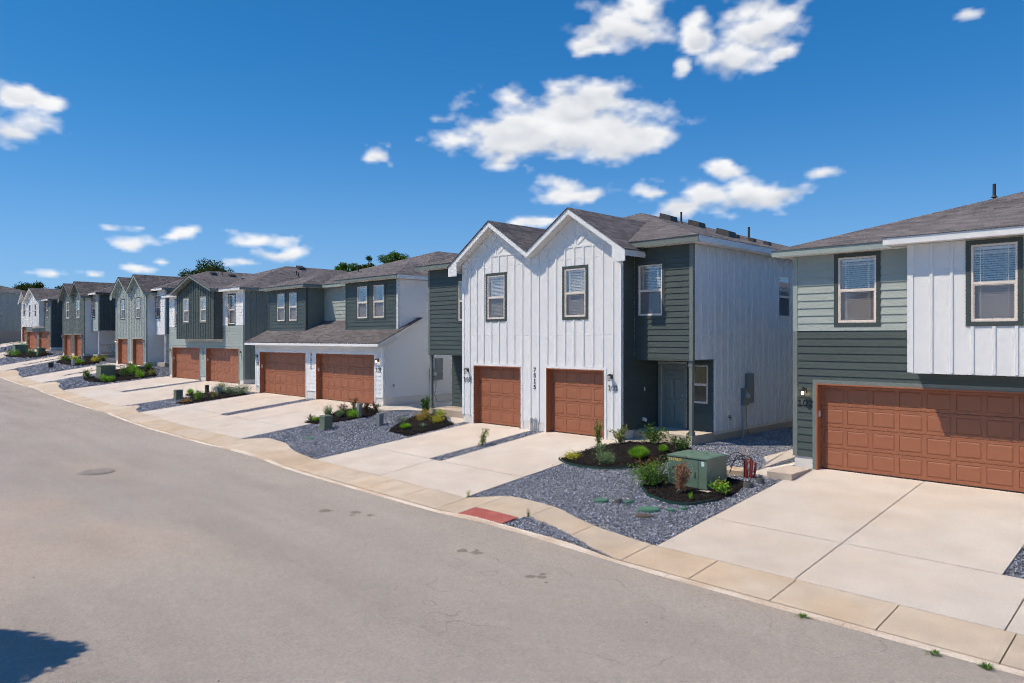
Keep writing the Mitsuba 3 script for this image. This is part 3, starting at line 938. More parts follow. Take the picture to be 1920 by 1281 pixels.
def panel_door(h, fr, u0, u1, z0, z1, m, cuts):
    k = newkey(h + '__front_door')
    cuts.append((fr, u0, u1, z0, z1, .2))
    add('frame', extr(fr, ring(u0 - .07, u1 + .07, z0 - .03, z1 + .07, .07, False), -.02, .045), m, k)
    P = sbox(u0 + .01, z0 + .02, u1 - .01, z1 - .01); w = u1 - u0; H = z1 - z0
    pans = []
    for a, b in ((.13, .47), (.53, .87)):
        for c, d in ((.06, .40), (.46, .80), (.85, .95)):
            pans.append((u0 + a * w, u0 + b * w, z0 + c * H, z0 + d * H))
    for a, b, c, d in pans:
        P = P.difference(sbox(a, c, b, d))
    add('leaf', cat([extr(fr, P, -.07, -.05), fb(fr, u0 + .01, u1 - .01, z0 + .02, z1 - .01, -.10, -.0705)]), m, k)
    for a, b, c, d in pans:
        add('panel', frust(fr, a + .003, b - .003, c + .003, d - .003, -.07, -.053, .035), m, k)
    p = fr.pts([[u1 - .09, z0 + .95, -.05]])[0]
    add('handle', cat([cyl(p, p + fr.n * .06, .012), cyl(p + fr.n * .055, p + fr.n * .055 - fr.u * .10, .010), cyl(p + [0, 0, .14], p + [0, 0, .14] + fr.n * .03, .026)]), 'light_metal', k)
    add('threshold', fb(fr, u0 - .05, u1 + .05, z0 - .035, z0 + .0, -.1, .06), 'light_metal', k)


def box_vent(h, x, y, zf, sx=.40, sy=.42, hh=.2, name='roof_vent'):
    """a slanted box vent on a roof plane; zf(x, y) is the roof height"""
    B = []
    for dx in (-sx, sx):
        for dy in (-sy, sy):
            z = zf(x + dx, y + dy)
            B += [[x + dx, y + dy, z - .02], [x + dx * .92, y + dy * .92, zf(x + dx, y + dy) + hh]]
    v = np.array(B); add(name, trimesh.convex.convex_hull(v), 'vent_plastic', h)


def pipe(h, x, y, zf, L=.45, r=.04):
    z = zf(x, y)
    add('vent_pipe', cat([cyl((x, y, z - .1), (x, y, z + L), r), cyl((x, y, z), (x, y, z + .05), r * 2.0, r * 1.2)]), 'vent_plastic', h)


def meter(h, fr, u, z, m='grey_metal'):
    """electricity meter, its breaker box and conduit on a side wall"""
    k = newkey(h + '__meter_box')
    add('cabinet', fb(fr, u + .28, u + .66, z - .02, z + .98, .03, .16), m, k)
    add('socket', fb(fr, u - .05, u + .27, z - .06, z + .50, .03, .17), m, k)
    p = fr.pts([[u + .14, z + .26, .17]])[0]
    add('dial', cat([cyl(p, p + fr.n * .09, .085, .08, 16), cyl(p, p + fr.n * .03, .11, .11, 16)]), 'light_metal', k)
    a = fr.pts([[u + .02, z - .06, .09]])[0]
    add('conduit', cyl(a, a + [0, 0, -1.35], .038), 'galvanized', k)
    b = fr.pts([[u + .30, z - .02, .05]])[0]
    add('wire', tube([b, b + [0, .05, -.3], b + fr.n * .05 + [0, -.08, -.7], b + fr.n * .1 + [0, .05, -1.1]], .008), 'black_rubber', k)


def hose_bib(h, fr, u, z, white=False):
    p = fr.pts([[u, z, .02]])[0]
    add('hose_tap' if not white else 'dryer_vent', cat([cyl(p, p + fr.n * .10, .02), cyl(p + fr.n * .1, p + fr.n * .1 + [0, 0, -.07], .016), cyl(p + fr.n * .06 + [0, 0, .05] - fr.u * .04, p + fr.n * .06 + [0, 0, .05] + fr.u * .04, .012)]) if not white else cat([cyl(p, p + fr.n * .09, .07, .06), cyl(p + fr.n * .06, p + fr.n * .12 + [0, 0, -.06], .06, .05)]), 'black_metal' if not white else 'white_plastic', h)


def corner(h, x, y, sx, sy, z0, z1, m, w=.085):
    """corner board: sx, sy say towards which side of (x, y) the outside lies"""
    d = .036
    add('corner_board', cat([bx(min(x - sx * w, x + sx * d), max(x - sx * w, x + sx * d), min(y, y + sy * d), max(y, y + sy * d), z0, z1), bx(min(x, x + sx * d), max(x, x + sx * d), min(y - sy * w, y), max(y - sy * w, y), z0, z1)]), m, h)


PITCH = .406
GROUP = 'two-storey duplex houses along the street'


# ------------------------------------------------------------------ house types
def gabled(cx, yf, zg, lab, c, sep=False, bayl=5.95, number=None, units=None, fine=1, pdepth=2.0, railing=False, lit=(0, 0)):
    h = thing('duplex_house', label=lab, cat='house', group=GROUP)
    cuts = []
    Ff, yb, yd, yB = Fr('front', yf), yf + .72, yf + pdepth, yf + 17
    yb_ = yb
    Fb, Fd = Fr('front', yb), Fr('front', yd)
    xl, xr = cx - bayl, cx + 5.95
    FR, FS, FL = Fr('right', xr), Fr('right', cx + 3.8), Fr('left', xl)
    holes = [garage(h, Ff, cx + s0, cx + s1, zg, zg + 2.19, 4, c['trim'], cuts, sep, None) for s0, s1 in ((-3.12, -.66), (.66, 3.12))]
    holes += [window(h, Ff, cx + s - .56, cx + s + .56, zg + 3.88, zg + 5.70, 'trim_dark' if c['gable'] != 'green_paint' else 'trim_sage', cuts, fine) for s in (-1.92, 1.92)]
    # gable front
    pk, zp, sl = 1.93, zg + 7.58, .665
    line = lambda x: zp - sl * abs(abs(x - cx) - pk)
    rl = [(cx - 4.25, line(cx - 4.25)), (cx - pk, zp), (cx, line(cx)), (cx + pk, zp), (cx + 4.25, line(cx + 4.25))]
    poly = Polygon([(cx - 3.8, zg + .3), (cx + 3.8, zg + .3), (cx + 3.8, line(cx + 3.8) - .19), (cx + pk, zp - .19), (cx, line(cx) - .19), (cx - pk, zp - .19), (cx - 3.8, line(cx - 3.8) - .19)])
    band = zg + 6.31
    us = [cx - 3.8 + PITCH * k for k in range(1, 19)]
    low = poly.intersection(sbox(cx - 9, zg, cx + 9, band)); up = poly.intersection(sbox(cx - 9, band + .06, cx + 9, zg + 9))
    board_batten(h, Ff, poly, holes, c['gable'], False, [])
    P2 = low
    for q in holes:
        P2 = P2.difference(sbox(q[0], q[2], q[1], q[3]))
    battens(h, Ff, P2, us, c['gable'], sep)
    for s in (-pk, pk):                                            # the timber pattern in the gable tops
        g = poly.intersection(sbox(cx + s - 1.7, band, cx + s + 1.7, band + .06)); add('gable_board', extr(Ff, g, .012, .034), c['gable'], h)
        add('gable_board', fb(Ff, cx + s - .03, cx + s + .03, band + .06, zp - .2, .012, .034), c['gable'], h)
        for t in (-1, 1):
            q = Polygon([(cx + s + t * .03, band + .06), (cx + s + t * .10, band + .06), (cx + s + t * .68, band + .50), (cx + s + t * .64, band + .545)]).intersection(poly)
            add('gable_board', extr(Ff, q, .012, .033), c['gable'], h)
    for z in (zg + 3.37, zg + 5.92):
        for p, q in segs_minus(cx - 3.8, cx + 3.8, [(w[0], w[1]) for w in holes if w[2] < z < w[3]]):
            add('joint_strip', fb(Ff, p, q, z, z + .012, .010, .018), c['gable'], h)
    corner(h, cx + 3.8, yf, 1, -1, zg + .3, line(cx + 3.8) - .2, c['trim']); corner(h, cx - 3.8, yf, -1, -1, zg + .3, line(cx - 3.8) - .2, c['trim'])
    # recessed side of the garage block, door wall, porch
    add('wall_panel', fb(FS, yf + .09, yd, zg + .3, zg + 6.0, 0, .014), c['recess'], h)
    add('wall_panel', fb(Fr('left', cx - 3.8), yf + .09, yd, zg + .3, zg + 6.0, 0, .014), c['recess'], h)
    fl = zg + .28
    for sgn, xo in ((1, xr), (-1, xl)):
        xi = cx + sgn * 3.8; a, b = min(xi, xo), max(xi, xo)
        dh = [(xi + sgn * .62 - .56, xi + sgn * .62 + .56, fl - .1, fl + 2.2)]
        panel_door(h, Fd, xi + sgn * .62 - .46, xi + sgn * .62 + .46, fl + .01, fl + 2.06, c['door'], cuts)
        w0, w1 = sorted((xi + sgn * 1.22, xi + sgn * 2.02))
        dh.append(window(h, Fd, w0, w1, fl + .82, fl + 2.18, c['recess'], cuts, 0, .07))
        lap(h, Fd, a + .02, b - .02, fl, zg + 2.62, dh, c['recess'], False)
        add('porch_slab', bx(a + .001, b - .001, yb - .03, yd + .05, zg - .7, fl), 'foundation_concrete', h)
        ww = window(h, Fb, xi + sgn * .64 - .55, xi + sgn * .64 + .55, zg + 3.88, zg + 5.70, c['baycase'], cuts, fine)
        lap(h, Fb, a + .04, b - .09, zg + 2.62, zg + 6.14, [ww], c['bay'], sep)
        add('bay_skirt', fb(Fb, a + .001, b + .0, zg + 2.56, zg + 2.62, -.2, .03), c['bay'], h)
        add('porch_ceiling', bx(a + .02, b - .02, yb + .02, yd, zg + 2.56, zg + 2.6), c['recess'], h)
        corner(h, xo, yb, sgn, -1, zg + 2.57, zg + 6.14, c['baytrim'])
        post(h, xo - sgn * .08, yb + .08, fl, zg + 2.56, c['post'])
        if railing:
            k = newkey(h + '__railing')
            for z in (.12, .92):
                add('rail', bx(xo - sgn * .05 - .03, xo - sgn * .05 + .03, yb + .2, yd - .02, fl + z - .03, fl + z + .03), 'wood', k)
            y = yb + .3
            while y < yd - .1:
                add('baluster', bx(xo - sgn * .05 - .018, xo - sgn * .05 + .018, y, y + .036, fl + .14, fl + .9), 'wood', k); y += .26
    # side wall
    sw = Polygon([(yb + .02, zg + 2.6), (yd, zg + 2.6), (yd, zg + .3), (yB, zg + .3), (yB, zg + 6.14), (yb + .02, zg + 6.14)])
    hs = []
    if sep:
        hs = [window(h, FR, yf + 6.4, yf + 7.5, zg + 3.95, zg + 5.6, c['side'], cuts, 1, .07), window(h, FR, yf + 7.51, yf + 8.6, zg + 3.95, zg + 5.6, c['side'], cuts, 0, .07)]
    board_batten(h, FR, sw, hs, c['side'], sep, [yb + .1 + PITCH * k for k in range(1, 40)], zg + 3.35)
    add('wall_panel', extr(FL, sw, 0, .014), c['side'], h)
    core(h, [(cx - 3.79, cx + 3.79, yf, yd + 1, zg - .1, zg + 6.0), (xl, xr, yd, yB, zg + .2, zg + 6.1), (xl, xr, yb, yd + .5, zg + 2.6, zg + 6.1)], cuts, 'soffit_paint')
    g = []
    for a, b in ((cx - 3.78, cx - 3.12 - .03), (cx - .66 + .03, cx + .66 - .03), (cx + 3.12 + .03, cx + 3.78)):
        g.append(bx(a, b, yf + .006, yd + 1, zg - .7, zg + .3))
    g.append(bx(xl + .012, xr - .012, yd + .02, yB, zg - .7, zg + .3))
    add('foundation', cat(g), 'foundation_concrete', h)
    # roofs
    ze = zg + 6.33
    x0, x1, y0 = xl - .46, xr + .46, yb - .42
    eave(h, x0, x1, y0, yB + .4, ze, .19, c['bayfascia'], c['sidefascia'])
    add('roof', mm(hip(x0 - .03, x1 + .03, y0 - .03, yB + .43, ze, 1 / 3.0)), 'shingle', h)
    gable_roof(h, rl, yf - .40, yf + 5.2, c['gtrim'], .50)
    zf = lambda x, y: ze + (x1 + .03 - x) / 3
    for dx, dy in ((1.28, 6.6), (1.62, 8.2), (4.5, 5.4)):
        box_vent(h, cx + dx, yf + dy, zf, .27, .27, .21)
    for dx, dy in ((4.4, 6.3), (4.75, 6.9), (5.15, 7.3)):
        box_vent(h, cx + dx, yf + dy, zf, .11, .12, .13)
    pipe(h, cx + 1.4, yf + 7.35, zf); pipe(h, cx + 4.1, yf + 7.9, zf, .5)
    for u, l, z in ((cx - 3.47, lit[0], 2.02), (cx + 3.47, lit[1], 2.02)):
        lantern(h, Ff, u, zg + z, l)
    if number:
        add('house_number', text_on(Ff, number, cx + .06, zg + 2.08, .145, .014, .014, vertical=True), 'black_metal', h)
    if units:
        for u, t in ((cx - 3.52, units[0]), (cx + 3.52, units[1])):
            add('unit_number', text_on(Ff, t, u, zg + 1.58, .17, .035, .010, False), 'black_metal', h)
    return h, FR, FS


def boxed(cx, yf, zg, lab, c, sep=False, ez=6.05, roof='gable', gs=.315, number=None, units=None, fine=1, lit=(0, 0)):
    h = thing('duplex_house', label=lab, cat='house', group=GROUP)
    cuts = []
    yb, yB = yf - .58, yf + 17
    Ff, Fb = Fr('front', yf), Fr('front', yb)
    xl, xr = cx - 6.1, cx + 6.1
    FR, FL = Fr('right', xr), Fr('left', xl)
    dh = [garage(h, Ff, cx + a, cx + b, zg, zg + 2.2, 8, c['dtrim'], cuts, sep, True) for a, b in ((-5.48, -.58), (.58, 5.48))]
    zt = zg + ez - .15                                             # underside of the eave
    split = zg + c['split']
    wins = [window(h, Ff, cx + s - .56, cx + s + .56, zg + 3.70, zt - .02 if ez < 5.9 else zg + 5.75, c['case'], cuts, fine) for s in (-4.5, 4.5)]
    bxr = (cx - 3.13, cx + 3.13, zg + 2.66, zt)
    lap(h, Ff, xl + .09, xr - .09, zg + .3, split, dh + [bxr], c['lower'], sep)
    lap(h, Ff, xl + .09, xr - .09, split, zt, wins + [bxr], c['upper'], sep)
    for x, s in ((xl, -1), (xr, 1)):
        corner(h, x, yf, s, -1, zg + .3, split, c['tlower']); corner(h, x, yf, s, -1, split + .002, zt, c['tupper'])
    # the projecting box
    zb = zg + c.get('boxz', 2.66)
    bw = [window(h, Fb, cx + s - .53, cx + s + .53, zg + 3.70 + c.get('bwz', .2), (zt - .02) if roof == 'hip' else zg + 5.68, c['bcase'], cuts, fine) for s in (-1.45, 1.45)]
    if roof == 'gable':
        pz = zg + ez + 3.42 * gs
        line = lambda x: pz - gs * abs(x - cx)
        poly = Polygon([(cx - 3.13, zb), (cx + 3.13, zb), (cx + 3.13, line(cx + 3.13) - .19), (cx, pz - .19), (cx - 3.13, line(cx - 3.13) - .19)])
    else:
        poly = sbox(cx - 3.13, zb, cx + 3.13, zt)
    board_batten(h, Fb, poly, bw, c['box'], sep, [cx - 3.13 + .06 + PITCH * k for k in range(1, 16)])
    for x, s in ((cx - 3.13, -1), (cx + 3.13, 1)):
        add('corner_board', cat([fb(Fb, min(x - s * .09, x + s * .036), max(x - s * .09, x + s * .036), zb - .01, zt, .012, .036), bx(min(x, x + s * .036), max(x, x + s * .036), yb + .001, yb + .09, zb - .01, zt)]), c['tbox'], h)
        add('wall_panel', fb(Fr('right' if s > 0 else 'left', x), yb, yf + .1, zb, zt, 0, .014), c['boxside'], h)
    add('box_underside', bx(cx - 3.12, cx + 3.12, yb - .012, yf, zb - .03, zb - .001), c['tbox'], h)
    # side wall
    sw = sbox(yf + .02, zg + .3, yB, zt)
    board_batten(h, FR, sw, [], c['side'], False, [yf + .09 + PITCH * k for k in range(1, 30)])
    lap(h, FL, yf + .09, yB, zg + .3, zt, [], c['left'], False)
    core(h, [(xl, xr, yf, yB, zg - .1, zt), (cx - 3.12, cx + 3.12, yb, yf + 1, zb, zt)], cuts, 'soffit_paint')
    g = [bx(a, b, yf + .006, yf + 1, zg - .8, zg + .3) for a, b in ((xl + .012, cx - 5.48 - .03), (cx - .55, cx + .55), (cx + 5.51, xr - .012))]
    g.append(bx(xl + .012, xr - .012, yf + 1.01, yB, zg - .8, zg + .3))
    add('foundation', cat(g), 'foundation_concrete', h)
    ze = zg + ez
    x0, x1, y0 = xl - .43, xr + .43, yf - .45
    eave(h, x0, x1, y0, yB + .4, ze, .16, c['fascia'], c['sfascia'])
    H = hip(x0 - .03, x1 + .03, y0 - .03, yB + .43, ze, 1 / 3.0)
    if roof == 'hip':
        yo = yb - .42
        H = H + hip(cx - 3.60, cx + 3.60, yo - .03, yo + 12, ze + .012, 1 / 3.0)
        eave(h, cx - 3.57, cx + 3.57, yo, yf + .5, ze + .008, .16, c['bfascia'], c['bfascia'])
    add('roof', mm(H), 'shingle', h)
    if roof == 'gable':
        gable_roof(h, [(cx - 3.42, ze + .02), (cx, ze + .02 + 3.42 * gs), (cx + 3.42, ze + .02)], yb - .40, yf + 3.6 + 3 * (gs > .4), c['bfascia'], 0, .17)
    zf = lambda x, y: ze + (y - y0) / 3
    zr_ = lambda x, y: ze + (x1 - x) / 3
    if roof == 'gable':
        box_vent(h, cx + .62, yf + 6.95, zr_, .27, .27, .2)
        gl = lambda x, y: ze + .055 + 3.42 * gs - gs * abs(x - cx)
        box_vent(h, cx + .9, yf + 2.6, gl, .26, .26, .13)
        for dx, dy in ((2.55, 5.55), (3.1, 5.4)):
            pipe(h, cx + dx, yf + dy, zr_, .3)
        box_vent(h, cx + 4.6, yf + 7.4, zr_, .27, .27, .13)
    for u, l in ((cx - 5.82, lit[0]), (cx + 5.82, lit[1])):
        lantern(h, Ff, u, zg + 2.02, l)
    if number:
        add('house_number', text_on(Ff, number, cx, zg + 2.08, .145, .03, .012, vertical=True), 'black_metal', h)
    if units:
        for u, t in ((cx - 5.80, units[0]), (cx + 5.80, units[1])):
            add('unit_number', text_on(Ff, t, u, zg + 1.62, .17, .03, .010, False), 'black_metal', h)
    return h, FR, zf


def shed(cx, yf, zg, lab, sep=True, number=None, units=None, fine=1):
    h = thing('duplex_house', label=lab, cat='house', group=GROUP)
    cuts = []
    xl, xr, yb, ym, yB = cx - 6.1, cx + 6.15, yf + .8, yf + 1.9, yf + 18
    Ff, Fb, Fm, FR, FL = Fr('front', yf), Fr('front', yb), Fr('front', ym), Fr('right', xr), Fr('left', xl)
    holes = [garage(h, Ff, cx + a, cx + b, zg, zg + 2.23, 8, 'trim_white', cuts, sep, True) for a, b in ((-5.52, -.60), (.52, 5.46))]
    zs, sl = zg + 2.78, .477                                        # shed eave top at yf - .5
    roofz = lambda y: zs + (y - (yf - .5)) * sl
    zt = zg + 5.68
    lap(h, Ff, xl + .09, xr - .09, zg + .38, zg + 2.66, holes, 'white_paint', sep)
    corner(h, xr, yf, 1, -1, zg + .38, zg + 2.72, 'trim_white'); corner(h, xl, yf, -1, -1, zg + .38, zg + 2.72, 'trim_white')
    wz = (zg + 3.87, zg + 5.58)
    W1 = [window(h, Fb, cx + u, cx + u + 1.04, *wz, 'trim_dark', cuts, fine) for u in (-5.22, -3.88)]
    W2 = [window(h, Fb, cx + u, cx + u + 1.04, *wz, 'trim_dark', cuts, fine) for u in (2.80, 4.16)]
    bl, br = (xl, cx - 2.0), (cx + 1.9, xr)
    for (a, b), W in ((bl, W1), (br, W2)):
        lap(h, Fb, a + .09, b - .09, zg + 3.40, zt, W, 'dark_paint', sep)
        add('flashing', fb(Fb, a - .02, b + .02, zg + 3.36, zg + 3.40, 0, .06), 'trim_white', h)
        corner(h, a, yb, -1, -1, zg + 3.40, zt, 'trim_dark'); corner(h, b, yb, 1, -1, zg + 3.40, zt, 'trim_dark')
    add('wall_panel', fb(Fr('right', bl[1]), yb, ym, zg + 3.3, zt, 0, .014), 'green_paint', h)
    add('wall_panel', fb(Fr('left', br[0]), yb, ym, zg + 3.3, zt, 0, .014), 'green_paint', h)
    lap(h, Fm, bl[1], br[0], zg + 3.88, zt, [], 'sage_paint', sep)
    add('flashing', fb(Fm, bl[1], br[0], zg + 3.85, zg + 3.885, 0, .05), 'trim_white', h)
    # side wall of white lap siding: runs up to the shed roof, then up to the eave
    lap(h, FR, yf + .09, yB, zg + .38, zg + 2.6, [], 'white_paint', sep)
    lap(h, FR, yf + .09, yB, zg + 2.6, zg + 3.36, [], 'white_paint', sep, clip=lambda z: (yf - .5 + (z + .10 - zs) / sl, 99))
    lap(h, FR, yb + .09, yB, zg + 3.36, zt, [], 'white_paint', sep)
    corner(h, xr, yb, 1, -1, zg + 3.41, zt - .002, 'trim_white')
    lap(h, FL, yf + .09, yB, zg + .38, zg + 2.6, [], 'white_paint', False); lap(h, FL, yb + .09, yB, zg + 2.6, zt, [], 'white_paint', False)
    core(h, [(xl, xr, yf, yB, zg - .1, zg + 2.62), (xl, xr, ym, yB, zg + 2.5, zt), (bl[0], bl[1], yb, yB, zg + 2.5, zt), (br[0], br[1], yb, yB, zg + 2.5, zt)], cuts, 'soffit_paint')
    g = [bx(a, b, yf + .006, yf + 1, zg - .8, zg + .38) for a, b in ((xl + .012, cx - 5.55), (cx - .57, cx + .49), (cx + 5.49, xr - .012))]
    g.append(bx(xl + .012, xr - .012, yf + 1.01, yB, zg - .8, zg + .38))
    add('foundation', cat(g), 'foundation_concrete', h)
    # lower shed roof
    FX = Fr('right', 0)
    y0, y1 = yf - .5, ym + .02
    P = Polygon([(y0 - .03, roofz(y0 - .03) - .002), (y1, roofz(y1) - .002), (y1, roofz(y1) + .035), (y0 - .03, roofz(y0 - .03) + .035)])
    v, f = extr(FX, P, xl - .36, xr + .36); add('roof', (v, f), 'shingle', h)
    P = Polygon([(y0, roofz(y0) - .005), (y1, roofz(y1) - .005), (y1, roofz(y1) - .13), (y0 + .45, roofz(y0) - .13), (y0, roofz(y0) - .13)])
    v, f = extr(FX, P, xl - .30, xr + .30); add('soffit', (v, f), 'soffit_paint', h)
    add('fascia', bx(xl - .33, xr + .33, y0 - .026, y0 - .001, roofz(y0) - .135, roofz(y0) - .016), 'trim_white', h)
    P = Polygon([(y0, roofz(y0) - .006), (yb + .35, roofz(yb + .35) - .006), (yb + .35, roofz(yb + .35) - .10), (y0, roofz(y0) - .125)])
    for x in (xr + .301, xl - .325):
        v, f = extr(FX, P, x, x + .024); add('fascia', (v, f), 'trim_white', h)
    # upper hips
    ze = zg + 5.85
    x0, x1 = xl - .43, xr + .43
    H = hip(x0 - .03, x1 + .03, ym - .45, yB + .43, ze, 1 / 3.0)
    for a, b in (bl, br):
        H = H + hip(a - .46, b + .46, yb - .45, yb + 8, ze, 1 / 3.0)
        eave(h, a - .43, b + .43, yb - .42, ym + .4, ze, .16, 'trim_grey', 'trim_white' if b == xr else 'trim_grey', 'trim_grey')
    eave(h, x0, x1, ym - .42, yB + .4, ze - .002, .155, 'trim_sage', 'trim_white')
    add('roof', mm(H), 'shingle', h)
    zr_ = lambda x, y: ze + (x1 - x) / 3
    zf = lambda x, y: ze + (y - (ym - .42)) / 3
    box_vent(h, cx + 3.65, yf + 6.05, zr_, .36, .36, .25)
    pipe(h, cx - 2.2, yf + 4.15, zf, .4)
    for dx, dy in ((5.3, 3.6), (5.0, 4.0)):
        pipe(h, cx + dx, yf + dy, zr_, .28)
    lantern(h, Ff, cx - 5.85, zg + 2.02, False); lantern(h, Ff, cx + 5.82, zg + 2.02, True)
    if number:
        add('house_number', text_on(Ff, number, cx - .02, zg + 2.10, .15, .03, .012, vertical=True), 'black_metal', h)
    if units:
        for u, t in ((cx - 5.83, units[0]), (cx + 5.83, units[1])):
            add('unit_number', text_on(Ff, t, u, zg + 1.52, .18, .03, .010, False), 'black_metal', h)
    return h, FR


# ------------------------------------------------------------------ the houses
CX = dict(lower='dark_paint', upper='sage_paint', tlower='trim_grey', tupper='trim_sage', split=3.60, case='trim_dark', box='white_paint', tbox='trim_white', boxside='white_paint', bcase='trim_dark', fascia='trim_sage', sfascia='trim_sage', bfascia='trim_white', side='white_paint', left='green_paint', dtrim='trim_grey', boxz=2.63, bwz=-.03)
hA, FRA, _ = boxed(-2.4, 19.1, -3.40, 'large house cut by the right edge, sage over dark green with a white box', CX, True, 5.72, 'hip', fine=2, units=('102', '101'), lit=(1, 0))

CG = dict(gable='white_paint', trim='trim_white', gtrim='trim_white', bay='dark_paint', baytrim='trim_grey', baycase='trim_dark', bayfascia='trim_grey', sidefascia='trim_white', side='white_paint', recess='dark_paint', door='door_grey', post='trim_grey')
pipe(hA, -4.78, 23.0, lambda x, y: -3.40 + 5.72 + (y - 18.62) / 3, .36)
hB, FRB, FSB = gabled(-17.86, 18.9, -3.25, 'white twin-gabled house with dark green side bays and two single rust-red garage doors', CG, True, 6.85, '7515', ('102', '101'), 2)
meter(hB, FRB, 22.6, -2.15)
hose_bib(hB, FRB, 21.75, -2.55)
hose_bib(hB, FSB, 20.1, -2.65, True)
add('doorbell', fb(FSB, 20.15, 20.19, -1.72, -1.60, .014, .035), 'white_plastic', hB)
for u in (-17.98, -17.78):                                          # two gas pipe loops between the garage doors
    p = np.array([u, 18.86, -3.3])
    add('gas_pipe', tube([p, p + [0, 0, .42], p + [.03, -.02, .50], p + [.08, -.03, .50], p + [.11, -.02, .42], p + [.11, 0, .05]], .018), 'galvanized', hB)
hC, FRC = shed(-33.05, 18.8, -3.0, 'white house with a low shed roof over two wide garage doors and dark upper boxes', True, '7519', ('101', '102'), 2)
meter(hC, FRC, 21.4, -1.9)
hose_bib(hC, FRC, 19.3, -2.1)
C3 = dict(lower='sage_paint', upper='white_paint', tlower='trim_sage', tupper='trim_white', split=3.72, case='trim_dark', box='dark_paint', tbox='trim_dark', boxside='dark_paint', bcase='trim_grey', fascia='trim_white', sfascia='trim_grey', bfascia='trim_grey', side='green_paint', left='green_paint', dtrim='trim_sage', boxz=2.87, bwz=.22)
hD, FRD, zfD = boxed(-50.3, 20.4, -2.87, 'sage house with a dark gabled box over two rust-red garage doors', C3, False, 6.05, 'gable', number='7523', fine=1)
hose_bib(hD, FRD, 21.3, -2.1, True)
C4 = dict(CG, gable='sage_paint', trim='trim_sage', gtrim='trim_sage', bay='white_paint', baytrim='trim_white', baycase='trim_dark', bayfascia='trim_white', sidefascia='trim_grey', side='green_paint', recess='white_paint', post='trim_white')
gabled(-67.6, 21.2, -2.24, 'light sage twin-gabled house with white side bays', C4, False, 6.0, None, None, 1, 3.0, True, (1, 0))
C5 = dict(CG, gable='green_paint', trim='trim_grey', gtrim='trim_grey', bay='sage_paint', baytrim='trim_sage', bayfascia='trim_white', sidefascia='trim_dark', side='dark_paint', recess='white_paint', post='trim_white')
gabled(-85.5, 21.3, -1.82, 'dark grey-green twin-gabled house with pale sage side bays', C5, False, 6.0, None, None, 1, 3.0, True)
C6 = dict(C3, lower='green_paint', upper='green_paint', tlower='trim_grey', tupper='trim_grey', box='white_paint', tbox='trim_white', boxside='white_paint', bcase='trim_white', bfascia='trim_white', fascia='trim_white', side='dark_paint', dtrim='trim_grey')
boxed(-106.6, 22.7, -1.35, 'far grey house with a white gabled box over two wide garage doors', C6, False, 6.05, 'gable', .45)
gabled(-128.5, 26, -.45, 'farthest white twin-gabled house at the end of the row', CG)


def end_house():
    h = thing('duplex_house', label='plain sage house seen side-on at the far left end of the street', cat='house')
    x, y0, y1, zg = -139., 8., 29., .25
    FRh = Fr('right', x)
    core(h, [(x - 12, x, y0, y1, zg + .9, zg + 6.9)], [], 'green_paint')
    board_batten(h, FRh, sbox(y0, zg + .9, y1, zg + 6.9), [], 'sage_paint', False, [y0 + .3 + .406 * 2 * k for k in range(26)])
    add('foundation', bx(x - 11.98, x - .02, y0 + .02, y1 - .02, zg - 1, zg + .9), 'foundation_concrete', h)
    eave(h, x - 12.4, x + .4, y0 - .4, y1 + .4, zg + 7.08, .18, 'trim_sage', 'trim_sage')
    add('roof', mm(man([(x - 12.43, y0 - .43, zg + 7.08), (x + .43, y0 - .43, zg + 7.08), (x - 12.43, y1 + .43, zg + 7.08), (x + .43, y1 + .43, zg + 7.08), (x - 6, y0 + 6, zg + 9.0), (x - 6, y1 - 6, zg + 9.0)])), 'shingle', h)


end_house()


# ------------------------------------------------------------------ plants
def leaf_quads(P, D, size, wide, rng):
    """folded leaves at P pointing along D"""
    n = len(P)
    D = D / np.linalg.norm(D, axis=1)[:, None]
    S = np.cross(D, rng.normal(size=(n, 3))); S /= np.linalg.norm(S, axis=1)[:, None] + 1e-9
    N = np.cross(D, S)
    L = size * rng.uniform(.6, 1.3, n)[:, None]
    V = np.stack([P, P + D * L * .5 + S * L * wide + N * L * .12, P + D * L, P + D * L * .5 - S * L * wide + N * L * .12], 1)
    F = np.array([[0, 1, 2], [0, 2, 3]])[None] + (np.arange(n) * 4)[:, None, None]
    return V.reshape(-1, 3), F.reshape(-1, 3)


def leaf_cols(n, cols, rng, k=4):
    c = np.array(cols)[rng.integers(0, len(cols), n)] * (1 + .25 * rng.normal(size=(n, 1))).clip(.45, 1.7)
    return np.repeat(np.clip(c, 0, 1), k, 0)


GREEN = [(.10, .20, .045), (.14, .26, .06), (.075, .15, .035)]
BRIGHT = [(.26, .50, .05), (.32, .58, .07), (.19, .40, .04)]
YELLOW = [(.58, .55, .06), (.66, .58, .10), (.46, .50, .06)]
GOLD = [(.50, .36, .08), (.60, .45, .10), (.36, .33, .08)]
SILVER = [(.22, .34, .16), (.30, .42, .22), (.17, .27, .12)]
BLUEG = [(.18, .27, .17), (.22, .33, .21), (.13, .21, .13)]
OLIVE = [(.24, .30, .08), (.33, .36, .12), (.17, .21, .06)]
BROWN = [(.32, .15, .075), (.42, .22, .12), (.22, .10, .055), (.52, .36, .26)]
DARKRED = [(.10, .05, .03), (.09, .11, .035), (.14, .07, .04)]


